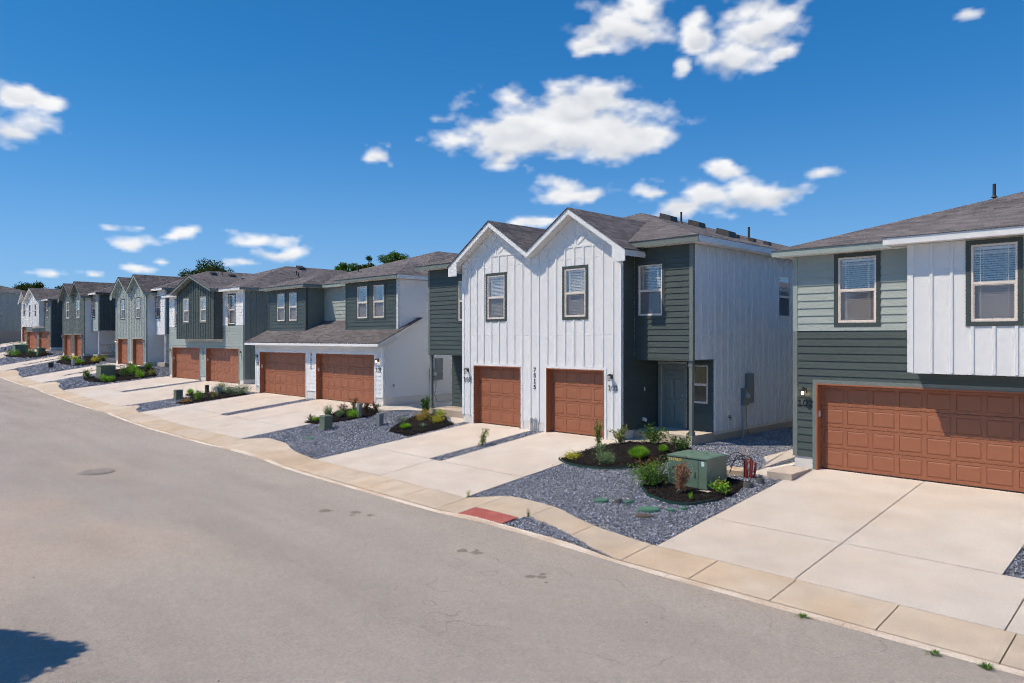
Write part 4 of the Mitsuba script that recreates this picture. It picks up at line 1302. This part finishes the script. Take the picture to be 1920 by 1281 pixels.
def plant(name, label, x, y, h, w, style, cols, n=0, leaf=.06, seed=None, flowers=None, cat_='shrub', group=None, base=.05):
    rng = np.random.default_rng(int(abs(x * 971 + y * 131)) % 99991)
    k = newkey(name); labels[k] = {'label': label, 'category': cat_}
    if group: labels[k]['group'] = group
    z0 = gzf(x, y) + base
    o = np.array([x, y, z0])
    if style in ('bush', 'upright'):
        ns = 9 if style == 'bush' else 7
        n = n or int(420 * (w * h / .25) ** .7)
        st, P, D = [], [], []
        for i in range(ns):
            a = rng.uniform(0, 2 * math.pi); r = w * .5 * math.sqrt(rng.uniform(.05, 1)); hh = h * rng.uniform(.55, 1.0) * (1 if style == 'upright' else math.sqrt(max(.3, 1 - (r / w) ** 2)))
            e = np.array([math.cos(a) * r, math.sin(a) * r, hh])
            t = np.linspace(0, 1, 6)[:, None]
            c = o + e * np.hstack([t ** 1.2, t ** 1.2, t]) + rng.normal(size=(6, 3)) * .012
            st.append(tube(c, np.linspace(.008, .003, 6) * (1 + h), 5))
            m = n // ns
            s = rng.uniform(.22 if style == 'bush' else .12, 1.0, m)
            Q = o + e * np.stack([s ** 1.2, s ** 1.2, s], 1)
            sp = (w * .20 if style == 'bush' else w * .10)
            Q = Q + rng.normal(size=(m, 3)) * sp * np.array([1, 1, .6])
            Q[:, 2] = np.maximum(Q[:, 2], z0 + .015)
            P.append(Q); D.append((Q - (o + [0, 0, h * .25])) * .8 + rng.normal(size=(m, 3)) * w * .35 + [0, 0, .08])
        add('stem', cat(st), 'bark', k)
        P, D = np.vstack(P), np.vstack(D)
        V, F = leaf_quads(P, D, leaf, .27, rng)
        add('foliage', (V, F), 'leaf', k, color=leaf_cols(len(P), cols, rng))
    else:                                                             # grass, mound, agave: arching blades
        n = n or {'grass': 150, 'mound': 700, 'agave': 26}[style]
        V, F = [], []
        bw = {'grass': .008, 'mound': .007, 'agave': .028}[style]
        for i in range(n):
            a = rng.uniform(0, 2 * math.pi); lean = rng.uniform(.05, 1) ** (.7 if style != 'grass' else 1)
            r0 = w * .18 * math.sqrt(rng.uniform())
            L = h * rng.uniform(.7, 1.1)
            t = np.linspace(0, 1, 4)
            rr = r0 + w * .5 * lean * t ** 1.5; zz = L * (t - .45 * lean * t ** 2.2)
            if style == 'mound':
                rr = r0 + w * .5 * lean * t; zz = h * np.sqrt(np.maximum(0, 1 - (lean * .9) ** 2)) * t * rng.uniform(.75, 1.05) + .02 * t
            cc = np.stack([x + np.cos(a) * rr, y + np.sin(a) * rr, z0 + zz], 1)
            sd = np.array([-math.sin(a), math.cos(a), 0]) * bw * rng.uniform(.7, 1.3)
            wd = np.array([1, .85, .55, .05])[:, None]
            q = len(V) * 8
            V.append(np.vstack([cc - sd * wd, cc + sd * wd]))
            for j in range(3):
                F += [[q + j, q + j + 1, q + j + 5], [q + j, q + j + 5, q + j + 4]]
        add('foliage', (np.vstack(V), np.array(F)), 'leaf', k, color=leaf_cols(n, cols, rng, 8))
    if flowers:
        m = flowers[1]; V = []
        for i in range(m):
            a = rng.uniform(0, 2 * math.pi); r = w * .5 * math.sqrt(rng.uniform(.2, 1)); zz = z0 + h * rng.uniform(.5, 1.02)
            b = trimesh.creation.icosphere(0, rng.uniform(.012, .022)); V.append((np.array(b.vertices) * [1, 1, .7] + [x + math.cos(a) * r, y + math.sin(a) * r, zz], np.array(b.faces)))
        v, f = cat(V); add('flowers', (v, f), 'pebble', k, color=np.tile(flowers[0], (len(v), 1)), kind='stuff')
    return k


# bed before the porch
plant('shrub', 'tall slender yellow-green shrub beside the right single garage door', -14.2, 17.95, .80, .34, 'upright', OLIVE, 420, .07)
plant('shrub', 'open olive shrub between the slender shrub and the porch', -13.75, 18.45, .54, .55, 'upright', OLIVE, 300, .08)
plant('shrub', 'broad leafy green shrub at the porch edge', -12.85, 18.95, .52, .66, 'bush', GREEN, 420, .09)
plant('shrub', 'loose green shrub behind the large transformer', -11.62, 18.55, .42, .6, 'upright', GREEN, 240, .09)
plant('plant', 'low yellow plant at the left tip of the porch bed', -13.86, 16.25, .15, .44, 'bush', YELLOW, 420, .05, cat_='plant')
plant('plant', 'silvery green plant near the edging of the porch bed', -12.68, 16.4, .33, .52, 'bush', SILVER, 700, .05, cat_='plant')
plant('plant', 'fluffy bright green mound in the middle of the porch bed', -12.13, 17.15, .36, .56, 'mound', BRIGHT, 1500, cat_='plant')
plant('plant', 'small green plant behind the low yellow plant', -13.6, 17.25, .27, .32, 'bush', SILVER, 260, .05, cat_='plant')
plant('plant', 'small bright grassy tuft by the porch right of the fluffy mound', -11.95, 18.1, .22, .30, 'mound', BRIGHT, 420, cat_='plant')
# transformer bed
plant('shrub', 'large green bush with reddish tips left of the big transformer', -10.62, 15.40, .64, .66, 'bush', GREEN + [(.22, .42, .07), (.18, .34, .06)], 1500, .06, flowers=((.42, .08, .04), 45))
plant('shrub', 'dead brown shrub in front of the big transformer', -9.62, 15.32, .76, .46, 'upright', BROWN, 1100, .05)
plant('plant', 'small plant with red flowers at the right of the big transformer', -8.78, 15.75, .34, .32, 'bush', BRIGHT, 330, .06, flowers=((.55, .03, .05), 9), cat_='plant')
plant('weed', 'small weed in front of the big transformer', -9.15, 15.0, .17, .2, 'grass', BRIGHT, 30, cat_='weed')
plant('shrub', 'spindly shrub in the gravel strip between the two single driveways', -17.8, 16.35, .52, .45, 'upright', OLIVE, 240, .07, base=0)
# weeds along the kerb
for x, y, h, lb in ((-4.73, 10.9, .10, 'grass tuft in the gutter under the wide driveway, leftmost of three'), (-2.95, 10.9, .09, 'grass tuft in the gutter, middle of three'), (-2.35, 10.9, .12, 'grass tuft in the gutter near the bottom right corner'), (-13.80, 12.2, .28, 'thin pale weed at the tip of the gravel by the driveway'), (-11.35, 11.85, .26, 'thin weed at the top of the gravel wedge')):
    plant('weed', lb, x, y, h, .25 if h < .2 else .16, 'grass', OLIVE if h > .2 else GREEN, 60 if h < .2 else 14, cat_='weed', base=0)
# bed left of the white gabled house
plant('shrub', 'golden brown rounded shrub in the bed left of the white gabled house', -23.35, 18.2, .40, .66, 'bush', GOLD, 800, .05)
plant('shrub', 'yellow shrub nearest the driveway left of the white gabled house', -22.2, 18.0, .33, .42, 'bush', YELLOW, 420, .06)
plant('shrub', 'yellow-green shrub behind the two golden ones', -23.3, 19.05, .27, .44, 'bush', YELLOW + BRIGHT, 420, .06)
plant('shrub', 'upright deep green shrub at the left porch post', -24.55, 19.3, .62, .42, 'upright', GREEN, 520, .09)
plant('plant', 'bright green mound at the street end of the golden-shrub bed', -22.4, 16.65, .22, .44, 'mound', BRIGHT, 700, cat_='plant')
plant('agave', 'small spiky blue-green agave in the golden-shrub bed', -22.0, 17.15, .22, .34, 'agave', BLUEG, 26, cat_='plant')
plant('plant', 'low blue-green plant at the gravel edge of the golden-shrub bed', -23.6, 17.45, .22, .5, 'bush', BLUEG, 420, .04, cat_='plant')
# bed by the shed-roofed house
plant('grass_clump', 'feathery pale grass clump behind the small green pedestal', -27.15, 16.2, .52, .62, 'grass', SILVER, 190, cat_='plant')
plant('shrub', 'reddish shrub behind the feathery grass clump', -27.3, 17.0, .42, .42, 'upright', DARKRED, 260, .06)
plant('shrub', 'reddish shrub nearest the right wide garage door', -27.85, 17.9, .42, .38, 'upright', DARKRED, 240, .06)
plant('shrub', 'dark shrub just right of the tilted grey bollard', -26.25, 17.5, .48, .34, 'upright', DARKRED, 260, .07)
plant('shrub', 'dark shrub nearest the white corner of the shed-roofed house', -25.9, 17.75, .50, .36, 'upright', DARKRED, 240, .07)
plant('plant', 'bright green plant at the foot of the tilted grey bollard', -26.15, 16.75, .28, .50, 'bush', BRIGHT, 520, .06, cat_='plant')
plant('plant', 'soft green mound right of the small green pedestal', -26.5, 16.35, .34, .38, 'mound', SILVER, 520, cat_='plant')
plant('plant', 'sparse reddish plant left of the feathery grass clump', -27.0, 15.3, .25, .35, 'upright', DARKRED, 130, .06, cat_='plant')
plant('plant', 'yellow-green low plant left of the small green pedestal', -26.75, 15.4, .12, .3, 'bush', BRIGHT, 200, .05, cat_='plant')
# bed left of the wide two-door driveway
plant('plant', 'bright green plant behind the square pedestal', -42.6, 16.55, .36, .46, 'mound', BRIGHT, 420, cat_='plant')
plant('shrub', 'leafy green shrub right of the square pedestal', -39.5, 15.75, .46, .46, 'bush', BRIGHT + GREEN, 520, .07)
for x, y, lb in ((-41.0, 17.5, 'blue-green feathery bush, left one beside the slanted grey bollard'), (-39.9, 17.7, 'blue-green feathery bush, middle one of the strip'), (-39.1, 17.9, 'blue-green feathery bush at the right end of the strip')):
    plant('shrub', lb, x, y, .46, .75, 'bush', BLUEG, 900, .06)
plant('shrub', 'olive shrub at the right garage door of the sage boxed house', -42.3, 18.2, .5, .5, 'bush', OLIVE, 420, .06)
plant('plant', 'low brownish groundcover at the street end of the strip', -39.2, 15.05, .14, .6, 'bush', GOLD + BROWN, 420, .05, cat_='plant')
plant('plant', 'small green plant with red blooms in the strip', -39.3, 16.5, .3, .32, 'bush', OLIVE, 240, .06, flowers=((.6, .05, .03), 14), cat_='plant')
# further beds, smaller in the picture
FAR = [(-61.6, 16.3, .75, .55, GREEN, 'upright dark shrub left of the grey transformer'), (-58.6, 16.6, .40, .45, BRIGHT, 'bright shrub in front of the grey transformer'), (-58.0, 16.9, .34, .4, BRIGHT, 'pale shrub in front of the grey transformer, by the driveway'), (-59.2, 18.2, .78, .6, GREEN, 'leafy shrub right of the grey transformer'), (-60.3, 19.1, .55, .6, BRIGHT, 'round shrub behind the grey transformer'), (-62.6, 19.7, .45, .6, OLIVE, 'olive shrub at the pale sage garage doors'), (-57.9, 18.8, .5, .55, BRIGHT, 'bright shrub beside the driveway of the sage boxed house'), (-58.0, 19.7, .4, .45, OLIVE, 'small olive shrub next to the bright one'), (-61.0, 20.4, .5, .55, GREEN, 'green shrub by the white porch of the pale sage house'),
       (-82.2, 19.6, .45, .6, OLIVE, 'olive shrub at the left end of the dark grey house bed'), (-80.4, 19.5, .5, .7, GREEN, 'green shrub in the dark grey house bed'), (-78.8, 19.8, .5, .6, YELLOW, 'yellow shrub in the dark grey house bed'), (-76.6, 19.6, .4, .6, BRIGHT, 'bright low shrub in the dark grey house bed'), (-75.4, 20.6, .5, .55, YELLOW, 'yellow-green shrub near the white porch post'), (-76.2, 21.4, .5, .6, OLIVE, 'olive shrub against the grey porch wall'),
       (-102.6, 19.0, .7, .9, GREEN, 'dark shrub left of the farthest transformer'), (-99.6, 19.0, .8, .8, BRIGHT, 'bright shrub before the farthest transformer'), (-97.5, 20.2, .7, .9, GREEN, 'green shrub left of the teal cabinet'), (-93.6, 20.4, .7, .9, DARKRED, 'reddish shrub right of the teal cabinet'), (-114.0, 22.5, .8, 1.2, BRIGHT, 'bright bush at the far end of the row')]
for x, y, h, w, cl, lb in FAR:
    plant('shrub', lb, x, y, h, w, 'bush', cl, 420, .10)

# ------------------------------------------------------------------ utilities
tf = thing('transformer', label='large dark green transformer cabinet on a pad in the mulch, yellow number on its front', cat='transformer')
x0, x1, y0, y1 = -10.32, -9.22, 15.84, 16.80
zb = gzf(-9.7, 15.9) - .035; zt = -2.915
add('pad', bx(x0 - .10, x1 + .12, y0 - .14, y1 + .1, zb - .2, zb + .03), 'foundation_concrete', tf)
B = m3.Manifold.cube([x1 - x0, y1 - y0, zt - zb - .06]).translate([x0, y0, zb + .031])
add('cabinet', mm(B), 'transformer_green', tf)
add('lid', trimesh.convex.convex_hull(np.array([[x, y, z] for x in (x0 - .02, x1 + .02) for y in (y0 - .02, y1 + .02) for z in (zt - .03, zt + .0)] + [[x, y, zt + .025] for x in (x0 + .04, x1 - .04) for y in (y0 + .3, y1 - .06)])), 'transformer_green', tf)
FT = Fr('front', y0)
add('door_seam', cat([fb(FT, x0 + .03, x1 - .03, zt - .062, zt - .05, -.002, .006), fb(FT, x1 - .24, x1 - .232, zb + .1, zt - .07, -.002, .006)]), 'black_rubber', tf)
add('handle', fb(FT, x1 - .36, x1 - .32, zb + .32, zb + .44, 0, .03), 'transformer_green', tf)
for q in range(4):
    p = FT.pts([[x1 - .42 + .03 * (q % 2), zt - .2 - .07 * q, 0]])[0]
    add('bolt', cyl(p, p + FT.n * .012, .011, n=8), 'light_metal', tf)
add('sticker', fb(FT, x1 - .15, x1 - .07, zt - .19, zt - .08, .001, .004), 'sticker', tf)
add('asset_number', text_on(FT, '2117815', x0 + .22, zt - .13, .062, .001, .004), 'yellow_mark', tf)
for q in (0, 1):
    p = np.array([x0 + .35 + .42 * q, y0 + .55, zt + .02])
    add('lifting_eye', cat([cyl(p, p + [0, 0, .03], .03, n=8)]), 'transformer_green', tf)


def pedestal(label, x, y, w, d, h, m, name='utility_pedestal', tilt=0, base=True):
    k = thing(name, label=label, cat='utility box')
    z = gzf(x, y) - .03
    sh = lambda v: v + np.outer(v[:, 2] - z, [tilt, 0, 0]) if tilt else v
    parts = [('body', bx(x - w / 2, x + w / 2, y - d / 2, y + d / 2, z, z + h - .05)), ('cap', (np.array([[x + sx * w * f, y + sy * d * f, zz] for sx in (-1, 1) for sy in (-1, 1) for f, zz in ((.56, z + h - .05), (.50, z + h))]), BF))]
    if base:
        parts.append(('base', bx(x - w * .58, x + w * .58, y - d * .58, y + d * .58, z, z + h * .22)))
    for n_, (v, f) in parts:
        add(n_, (sh(v), f), m, k)


pedestal('small green utility pedestal in the gravel before the shed-roofed house', -25.3, 15.0, .36, .34, .56, 'pedestal_green')
pedestal('grey tilted bollard among the shrubs of the shed-roofed house', -26.0, 16.95, .17, .15, .62, 'grey_metal', 'utility_bollard', .10, False)
pedestal('grey upright bollard in the gravel before the concrete path', -24.2, 16.75, .22, .20, .50, 'grey_metal', 'utility_bollard', 0, False)
pedestal('square dark green pedestal in the gravel wedge left of the shed-roofed house', -41.5, 15.45, .38, .36, .56, 'pedestal_green')
pedestal('slanted grey bollard between blue-green bushes', -40.6, 17.3, .26, .2, .50, 'grey_metal', 'utility_bollard', -.15, False)
pedestal('small black marker post beside the blue-green bushes', -42.9, 17.6, .2, .16, .45, 'black_rubber', 'marker_post', 0, False)
pedestal('grey transformer cabinet before the pale sage gabled house', -60.3, 17.2, 1.15, 1.0, 1.02, 'pedestal_green', 'transformer')
pedestal('black stub post in the gravel before the dark grey house', -77.5, 17.5, .36, .36, .5, 'black_rubber', 'marker_post', 0, False)
pedestal('pale grey bollard beside the yellow shrub of the dark grey house', -76.2, 19.0, .26, .22, .62, 'galvanized', 'utility_bollard', 0, False)
pedestal('white tilted marker before the dark grey house', -77.6, 20.1, .18, .15, .75, 'galvanized', 'marker_post', -.12, False)
pedestal('dark transformer cabinet at the far end of the row', -104.0, 20.3, 1.5, 1.3, 1.1, 'transformer_green', 'transformer')
pedestal('teal utility cabinet before the far white-boxed house', -95.4, 20.6, .8, .7, .85, 'lid_green')

# red conduits with cables behind the transformer
cd = thing('conduit_bundle', label='bundle of red conduit pipes with black cables sticking out of the gravel', cat='conduit')
pz = gzf(-8.98, 17.45) - .05
ends = []
for q, (dx, dy, hh) in enumerate(((-.10, .02, .46), (-.03, -.03, .52), (.03, .05, .54), (.09, -.02, .50), (.14, .04, .44))):
    a = np.array([-8.98 + dx, 17.45 + dy, pz]); b = a + [dx * .25 + .01, dy * .2, hh]
    add('pipe', cyl(a, b, .028, n=10), 'red_plastic', cd); ends.append(b)
add('stake', tube([ends[2] - [0, 0, .1], ends[2] + [-.20, -.10, .28]], .016), 'pink_plastic', cd)
for q, (b, e) in enumerate(zip(ends[:4], ([-9.3, 17.1, -3.42], [-9.45, 17.05, -3.2], [-9.35, 17.2, -3.3], [-9.7, 17.3, -3.35]))):
    e = np.array(e); t = np.linspace(0, 1, 12)[:, None]
    c = b + (e - b) * t; c[:, 2] += .28 * np.sin(np.pi * t[:, 0]) * (1 - .2 * q)
    add('cable', tube(c, .012), 'black_rubber', cd)
add('wire', tube([np.array([-9.2, 17.1, -3.3]), np.array([-9.35, 17.6, -3.0]), np.array([-9.3, 18.3, -3.05]), np.array([-9.1, 18.7, -3.3])], .006), 'light_metal', cd)
ex = trimesh.creation.extrude_polygon(TAN.buffer(-.04).buffer(.04), .2, engine='earcut'); v = np.array(ex.vertices); v[:, 2] += gzf(-9.5, 17.7) - .12
add('vault_lid', (v, np.array(ex.faces)), 'walk_concrete', label='sandy concrete vault lid in the gravel behind the transformer', cat='lid')
for x, y, r, h, lb in ((-8.62, 16.75, .125, .15, 'dark concrete stub in the gravel, nearer of two beside the wide driveway'), (-8.55, 17.25, .105, .15, 'dark concrete stub in the gravel, farther of two beside the red conduits')):
    z = gzf(x, y) - .05
    k = thing('pipe_stub', label=lb, cat='stub'); add('collar', cyl((x, y, z), (x, y, z + h), r, r * .93, 16), 'stub_grey', k); add('plug', cyl((x, y, z + h), (x, y, z + h + .02), r * .5, r * .45, 12), 'black_rubber', k)


def lid(label, x, y, a, b, rot, h, m, tilt=(0, 0), name='valve_cover'):
    n = 22; t = np.arange(n) * 2 * np.pi / n
    rng = np.random.default_rng(int(abs(x * 100)))
    rr = (1 + .10 * np.cos(2 * t + 1) + .06 * np.sin(3 * t + x))
    px_, py_ = a * np.cos(t) * rr, b * np.sin(t) * rr
    X = x + px_ * math.cos(rot) - py_ * math.sin(rot); Y = y + px_ * math.sin(rot) + py_ * math.cos(rot)
    z = gzf(x, y) + .01
    top = np.stack([x + (X - x) * .92, y + (Y - y) * .92, z + h + tilt[0] * px_ + tilt[1] * py_], 1)
    mid = np.stack([X, Y, z + h - .018 + tilt[0] * px_ + tilt[1] * py_], 1)
    low = np.stack([X, Y, z - .05 + 0 * X], 1)
    v = np.vstack([top, mid, low, [[x, y, z + h + .008]]]); i = np.arange(n); j = (i + 1) % n
    f = np.vstack([np.stack([i, j, i * 0 + 3 * n], 1), np.stack([i + n, j + n, j], 1), np.stack([i + n, j, i], 1), np.stack([i + 2 * n, j + 2 * n, j + n], 1), np.stack([i + 2 * n, j + n, i + n], 1)])
    add(name, (v, f), m, label=label, cat='cover', smooth=25)


lid('green irregular ground cover in the gravel, left of the two large ones', -10.8, 13.72, .17, .12, .5, .035, 'lid_green', (.06, .10))
lid('green irregular ground cover in the gravel, right of the two large ones', -9.52, 13.82, .23, .14, .6, .045, 'lid_green', (.06, .10))
lid('dark broken stone lump between the two green covers', -10.42, 13.90, .085, .08, .2, .08, 'stub_grey', (.2, .2), 'rubble_lump')
lid('small green shard behind the dark stone lump', -10.2, 14.02, .10, .06, .9, .035, 'lid_green', (.2, .1))
lid('small green shard right of the large right-hand cover', -9.12, 14.12, .085, .06, .7, .03, 'lid_green', (.1, .2))
lid('small green shard nearest the transformer bed edging', -8.95, 14.36, .085, .05, .4, .03, 'lid_green', (.2, .1))
lid('brown flat cover in front of the large right-hand green cover', -9.38, 13.42, .17, .12, .6, .015, 'rust', (.05, .05))
lid('faded green cover flush in the gravel before the small pedestal', -24.35, 13.75, .22, .16, .3, .015, 'lid_green')
# manhole in the road
mh = thing('manhole', label='round manhole cover with a patched asphalt collar in the road', cat='manhole cover')
z = gzf(-23.9, 6.53)
mat('patch', (.20, .185, .175), .9); mat('iron', (.25, .225, .21), .6, .5)
add('collar', trimesh.creation.annulus(.40, .52, .02, sections=40).apply_translation([-23.9, 6.53, z - .004]), 'patch', mh)
add('frame', trimesh.creation.annulus(.345, .40, .05, sections=40).apply_translation([-23.9, 6.53, z - .012]), 'iron', mh)
g = [trimesh.creation.cylinder(.34, .02, sections=40).apply_translation([-23.9, 6.53, z - .002])]
add('cover', g[0], 'iron', mh)
rb = [bx(-23.9 - math.sqrt(.3 ** 2 - q * q), -23.9 + math.sqrt(.3 ** 2 - q * q), 6.53 + q - .012, 6.53 + q + .012, z + .007, z + .015) for q in np.arange(-.25, .26, .07)]
add('rib', cat(rb), 'iron', mh, kind='stuff')


# ------------------------------------------------------------------ trees
def tree(name, label, x, y, z0, top, cw, ch, cols, nleaf=9000, leaf=.16, seed=1, clumps=26, bare=0.0, group=None):
    rng = np.random.default_rng(seed)
    k = newkey(name); labels[k] = {'label': label, 'category': 'tree'}
    if group: labels[k]['group'] = group
    cz = top - ch
    st, C = [], []
    fork = z0 + (cz - z0) * .75
    st.append(tube([[x, y, z0 - .3], [x + .05, y, z0 + (fork - z0) * .5], [x, y, fork]], [.05 * (top - z0) * .55, .05 * (top - z0) * .42, .05 * (top - z0) * .36], 9))
    for i in range(clumps):
        u = rng.normal(size=3); u /= np.linalg.norm(u); u[2] = abs(u[2]) * 1.0 - .35
        r = rng.uniform(.45, 1.0) if rng.uniform() > bare else rng.uniform(.9, 1.3)
        c = np.array([x, y, cz]) + u * [cw, cw, ch] * r
        m = (np.array([x, y, fork]) + c) / 2 + rng.normal(size=3) * cw * .08
        st.append(tube([[x, y, fork - .1], m, c], [.012 * (top - z0), .006 * (top - z0), .002 * (top - z0)], 5))
        C.append((c, rng.uniform(.22, .42) * cw))
    P = []
    for c, r in C:
        n = int(nleaf / clumps)
        q = rng.normal(size=(n, 3)); q /= np.linalg.norm(q, axis=1)[:, None]; q *= (rng.uniform(size=(n, 1)) ** .45) * r * np.array([1, 1, .75])
        P.append(c + q)
    P = np.vstack(P)
    V, F = leaf_quads(P, rng.normal(size=P.shape) + [0, 0, .2], leaf, .30, rng)
    add('trunk', cat(st), 'bark', k)
    add('crown', (V, F), 'leaf', k, color=leaf_cols(len(P), cols, rng))


OAK = [(.045, .075, .022), (.06, .095, .03), (.03, .055, .017), (.09, .12, .04)]
LIME = [(.10, .20, .03), (.13, .25, .045), (.07, .15, .025)]
tree('oak_tree', 'dark oak rising behind the sage house with the dark box', -104.5, 43.5, -1.5, 11.8, 3.4, 3.6, OAK, 14000, .24, 4, 34, .25)
tree('oak_tree', 'sparse oak left of the dark oak behind the roofs', -109.5, 41.5, -1.5, 9.6, 2.2, 3.2, OAK, 3600, .24, 5, 18, .4)
tree('oak_tree', 'small oak top showing right of the dark oak behind the roofs', -98.0, 44.5, -1.5, 9.2, 1.6, 2.0, OAK, 2600, .22, 6, 12, .3)
tree('young_tree', 'bright green treetop behind the roof of the shed-roofed house, left of two', -64.8, 41.3, -2.5, 8.5, 1.5, 2.0, LIME, 5200, .17, 7, 16, .3)
tree('young_tree', 'pale green treetop next to the bright one behind the shed roof house', -63.0, 42.2, -2.5, 8.8, 1.1, 1.9, LIME + OAK, 2600, .16, 8, 12, .3)
tree('young_tree', 'bright green treetop behind the highest part of the shed-roofed house', -60.0, 43.8, -2.5, 9.5, 1.6, 2.1, LIME, 5000, .17, 9, 18, .3)
tree('young_tree', 'thin treetop twig just above the right-hand roof', -18.4, 66.2, -3.3, 10.7, .8, 1.4, OAK, 500, .12, 10, 7, .5)
for i, (x, y, top, w, lb) in enumerate(((-223, 45.6, 15.4, 5.2, 'large rounded oak on the skyline at far left'), (-214, 52, 14.2, 3.6, 'oak right of the large rounded one on the skyline'), (-205, 60, 13.6, 2.8, 'small far oak beside the grey gables'), (-232, 38, 13.3, 3.0, 'low far oak at the left edge of the skyline'), (-196, 62, 14.0, 3.0, 'far oak between the two far gabled roofs'))):
    tree('oak_tree', lb, x, y, -1.8, top, w, w * .75, OAK, 5200, .42, 20 + i, 22, .1)
tree('street_tree', 'leafy street tree left of the view that shades the near road', -13.35, -1.95, -4.3, 2.7, 1.45, 1.3, LIME + OAK, 30000, .17, 30, 34, .0)
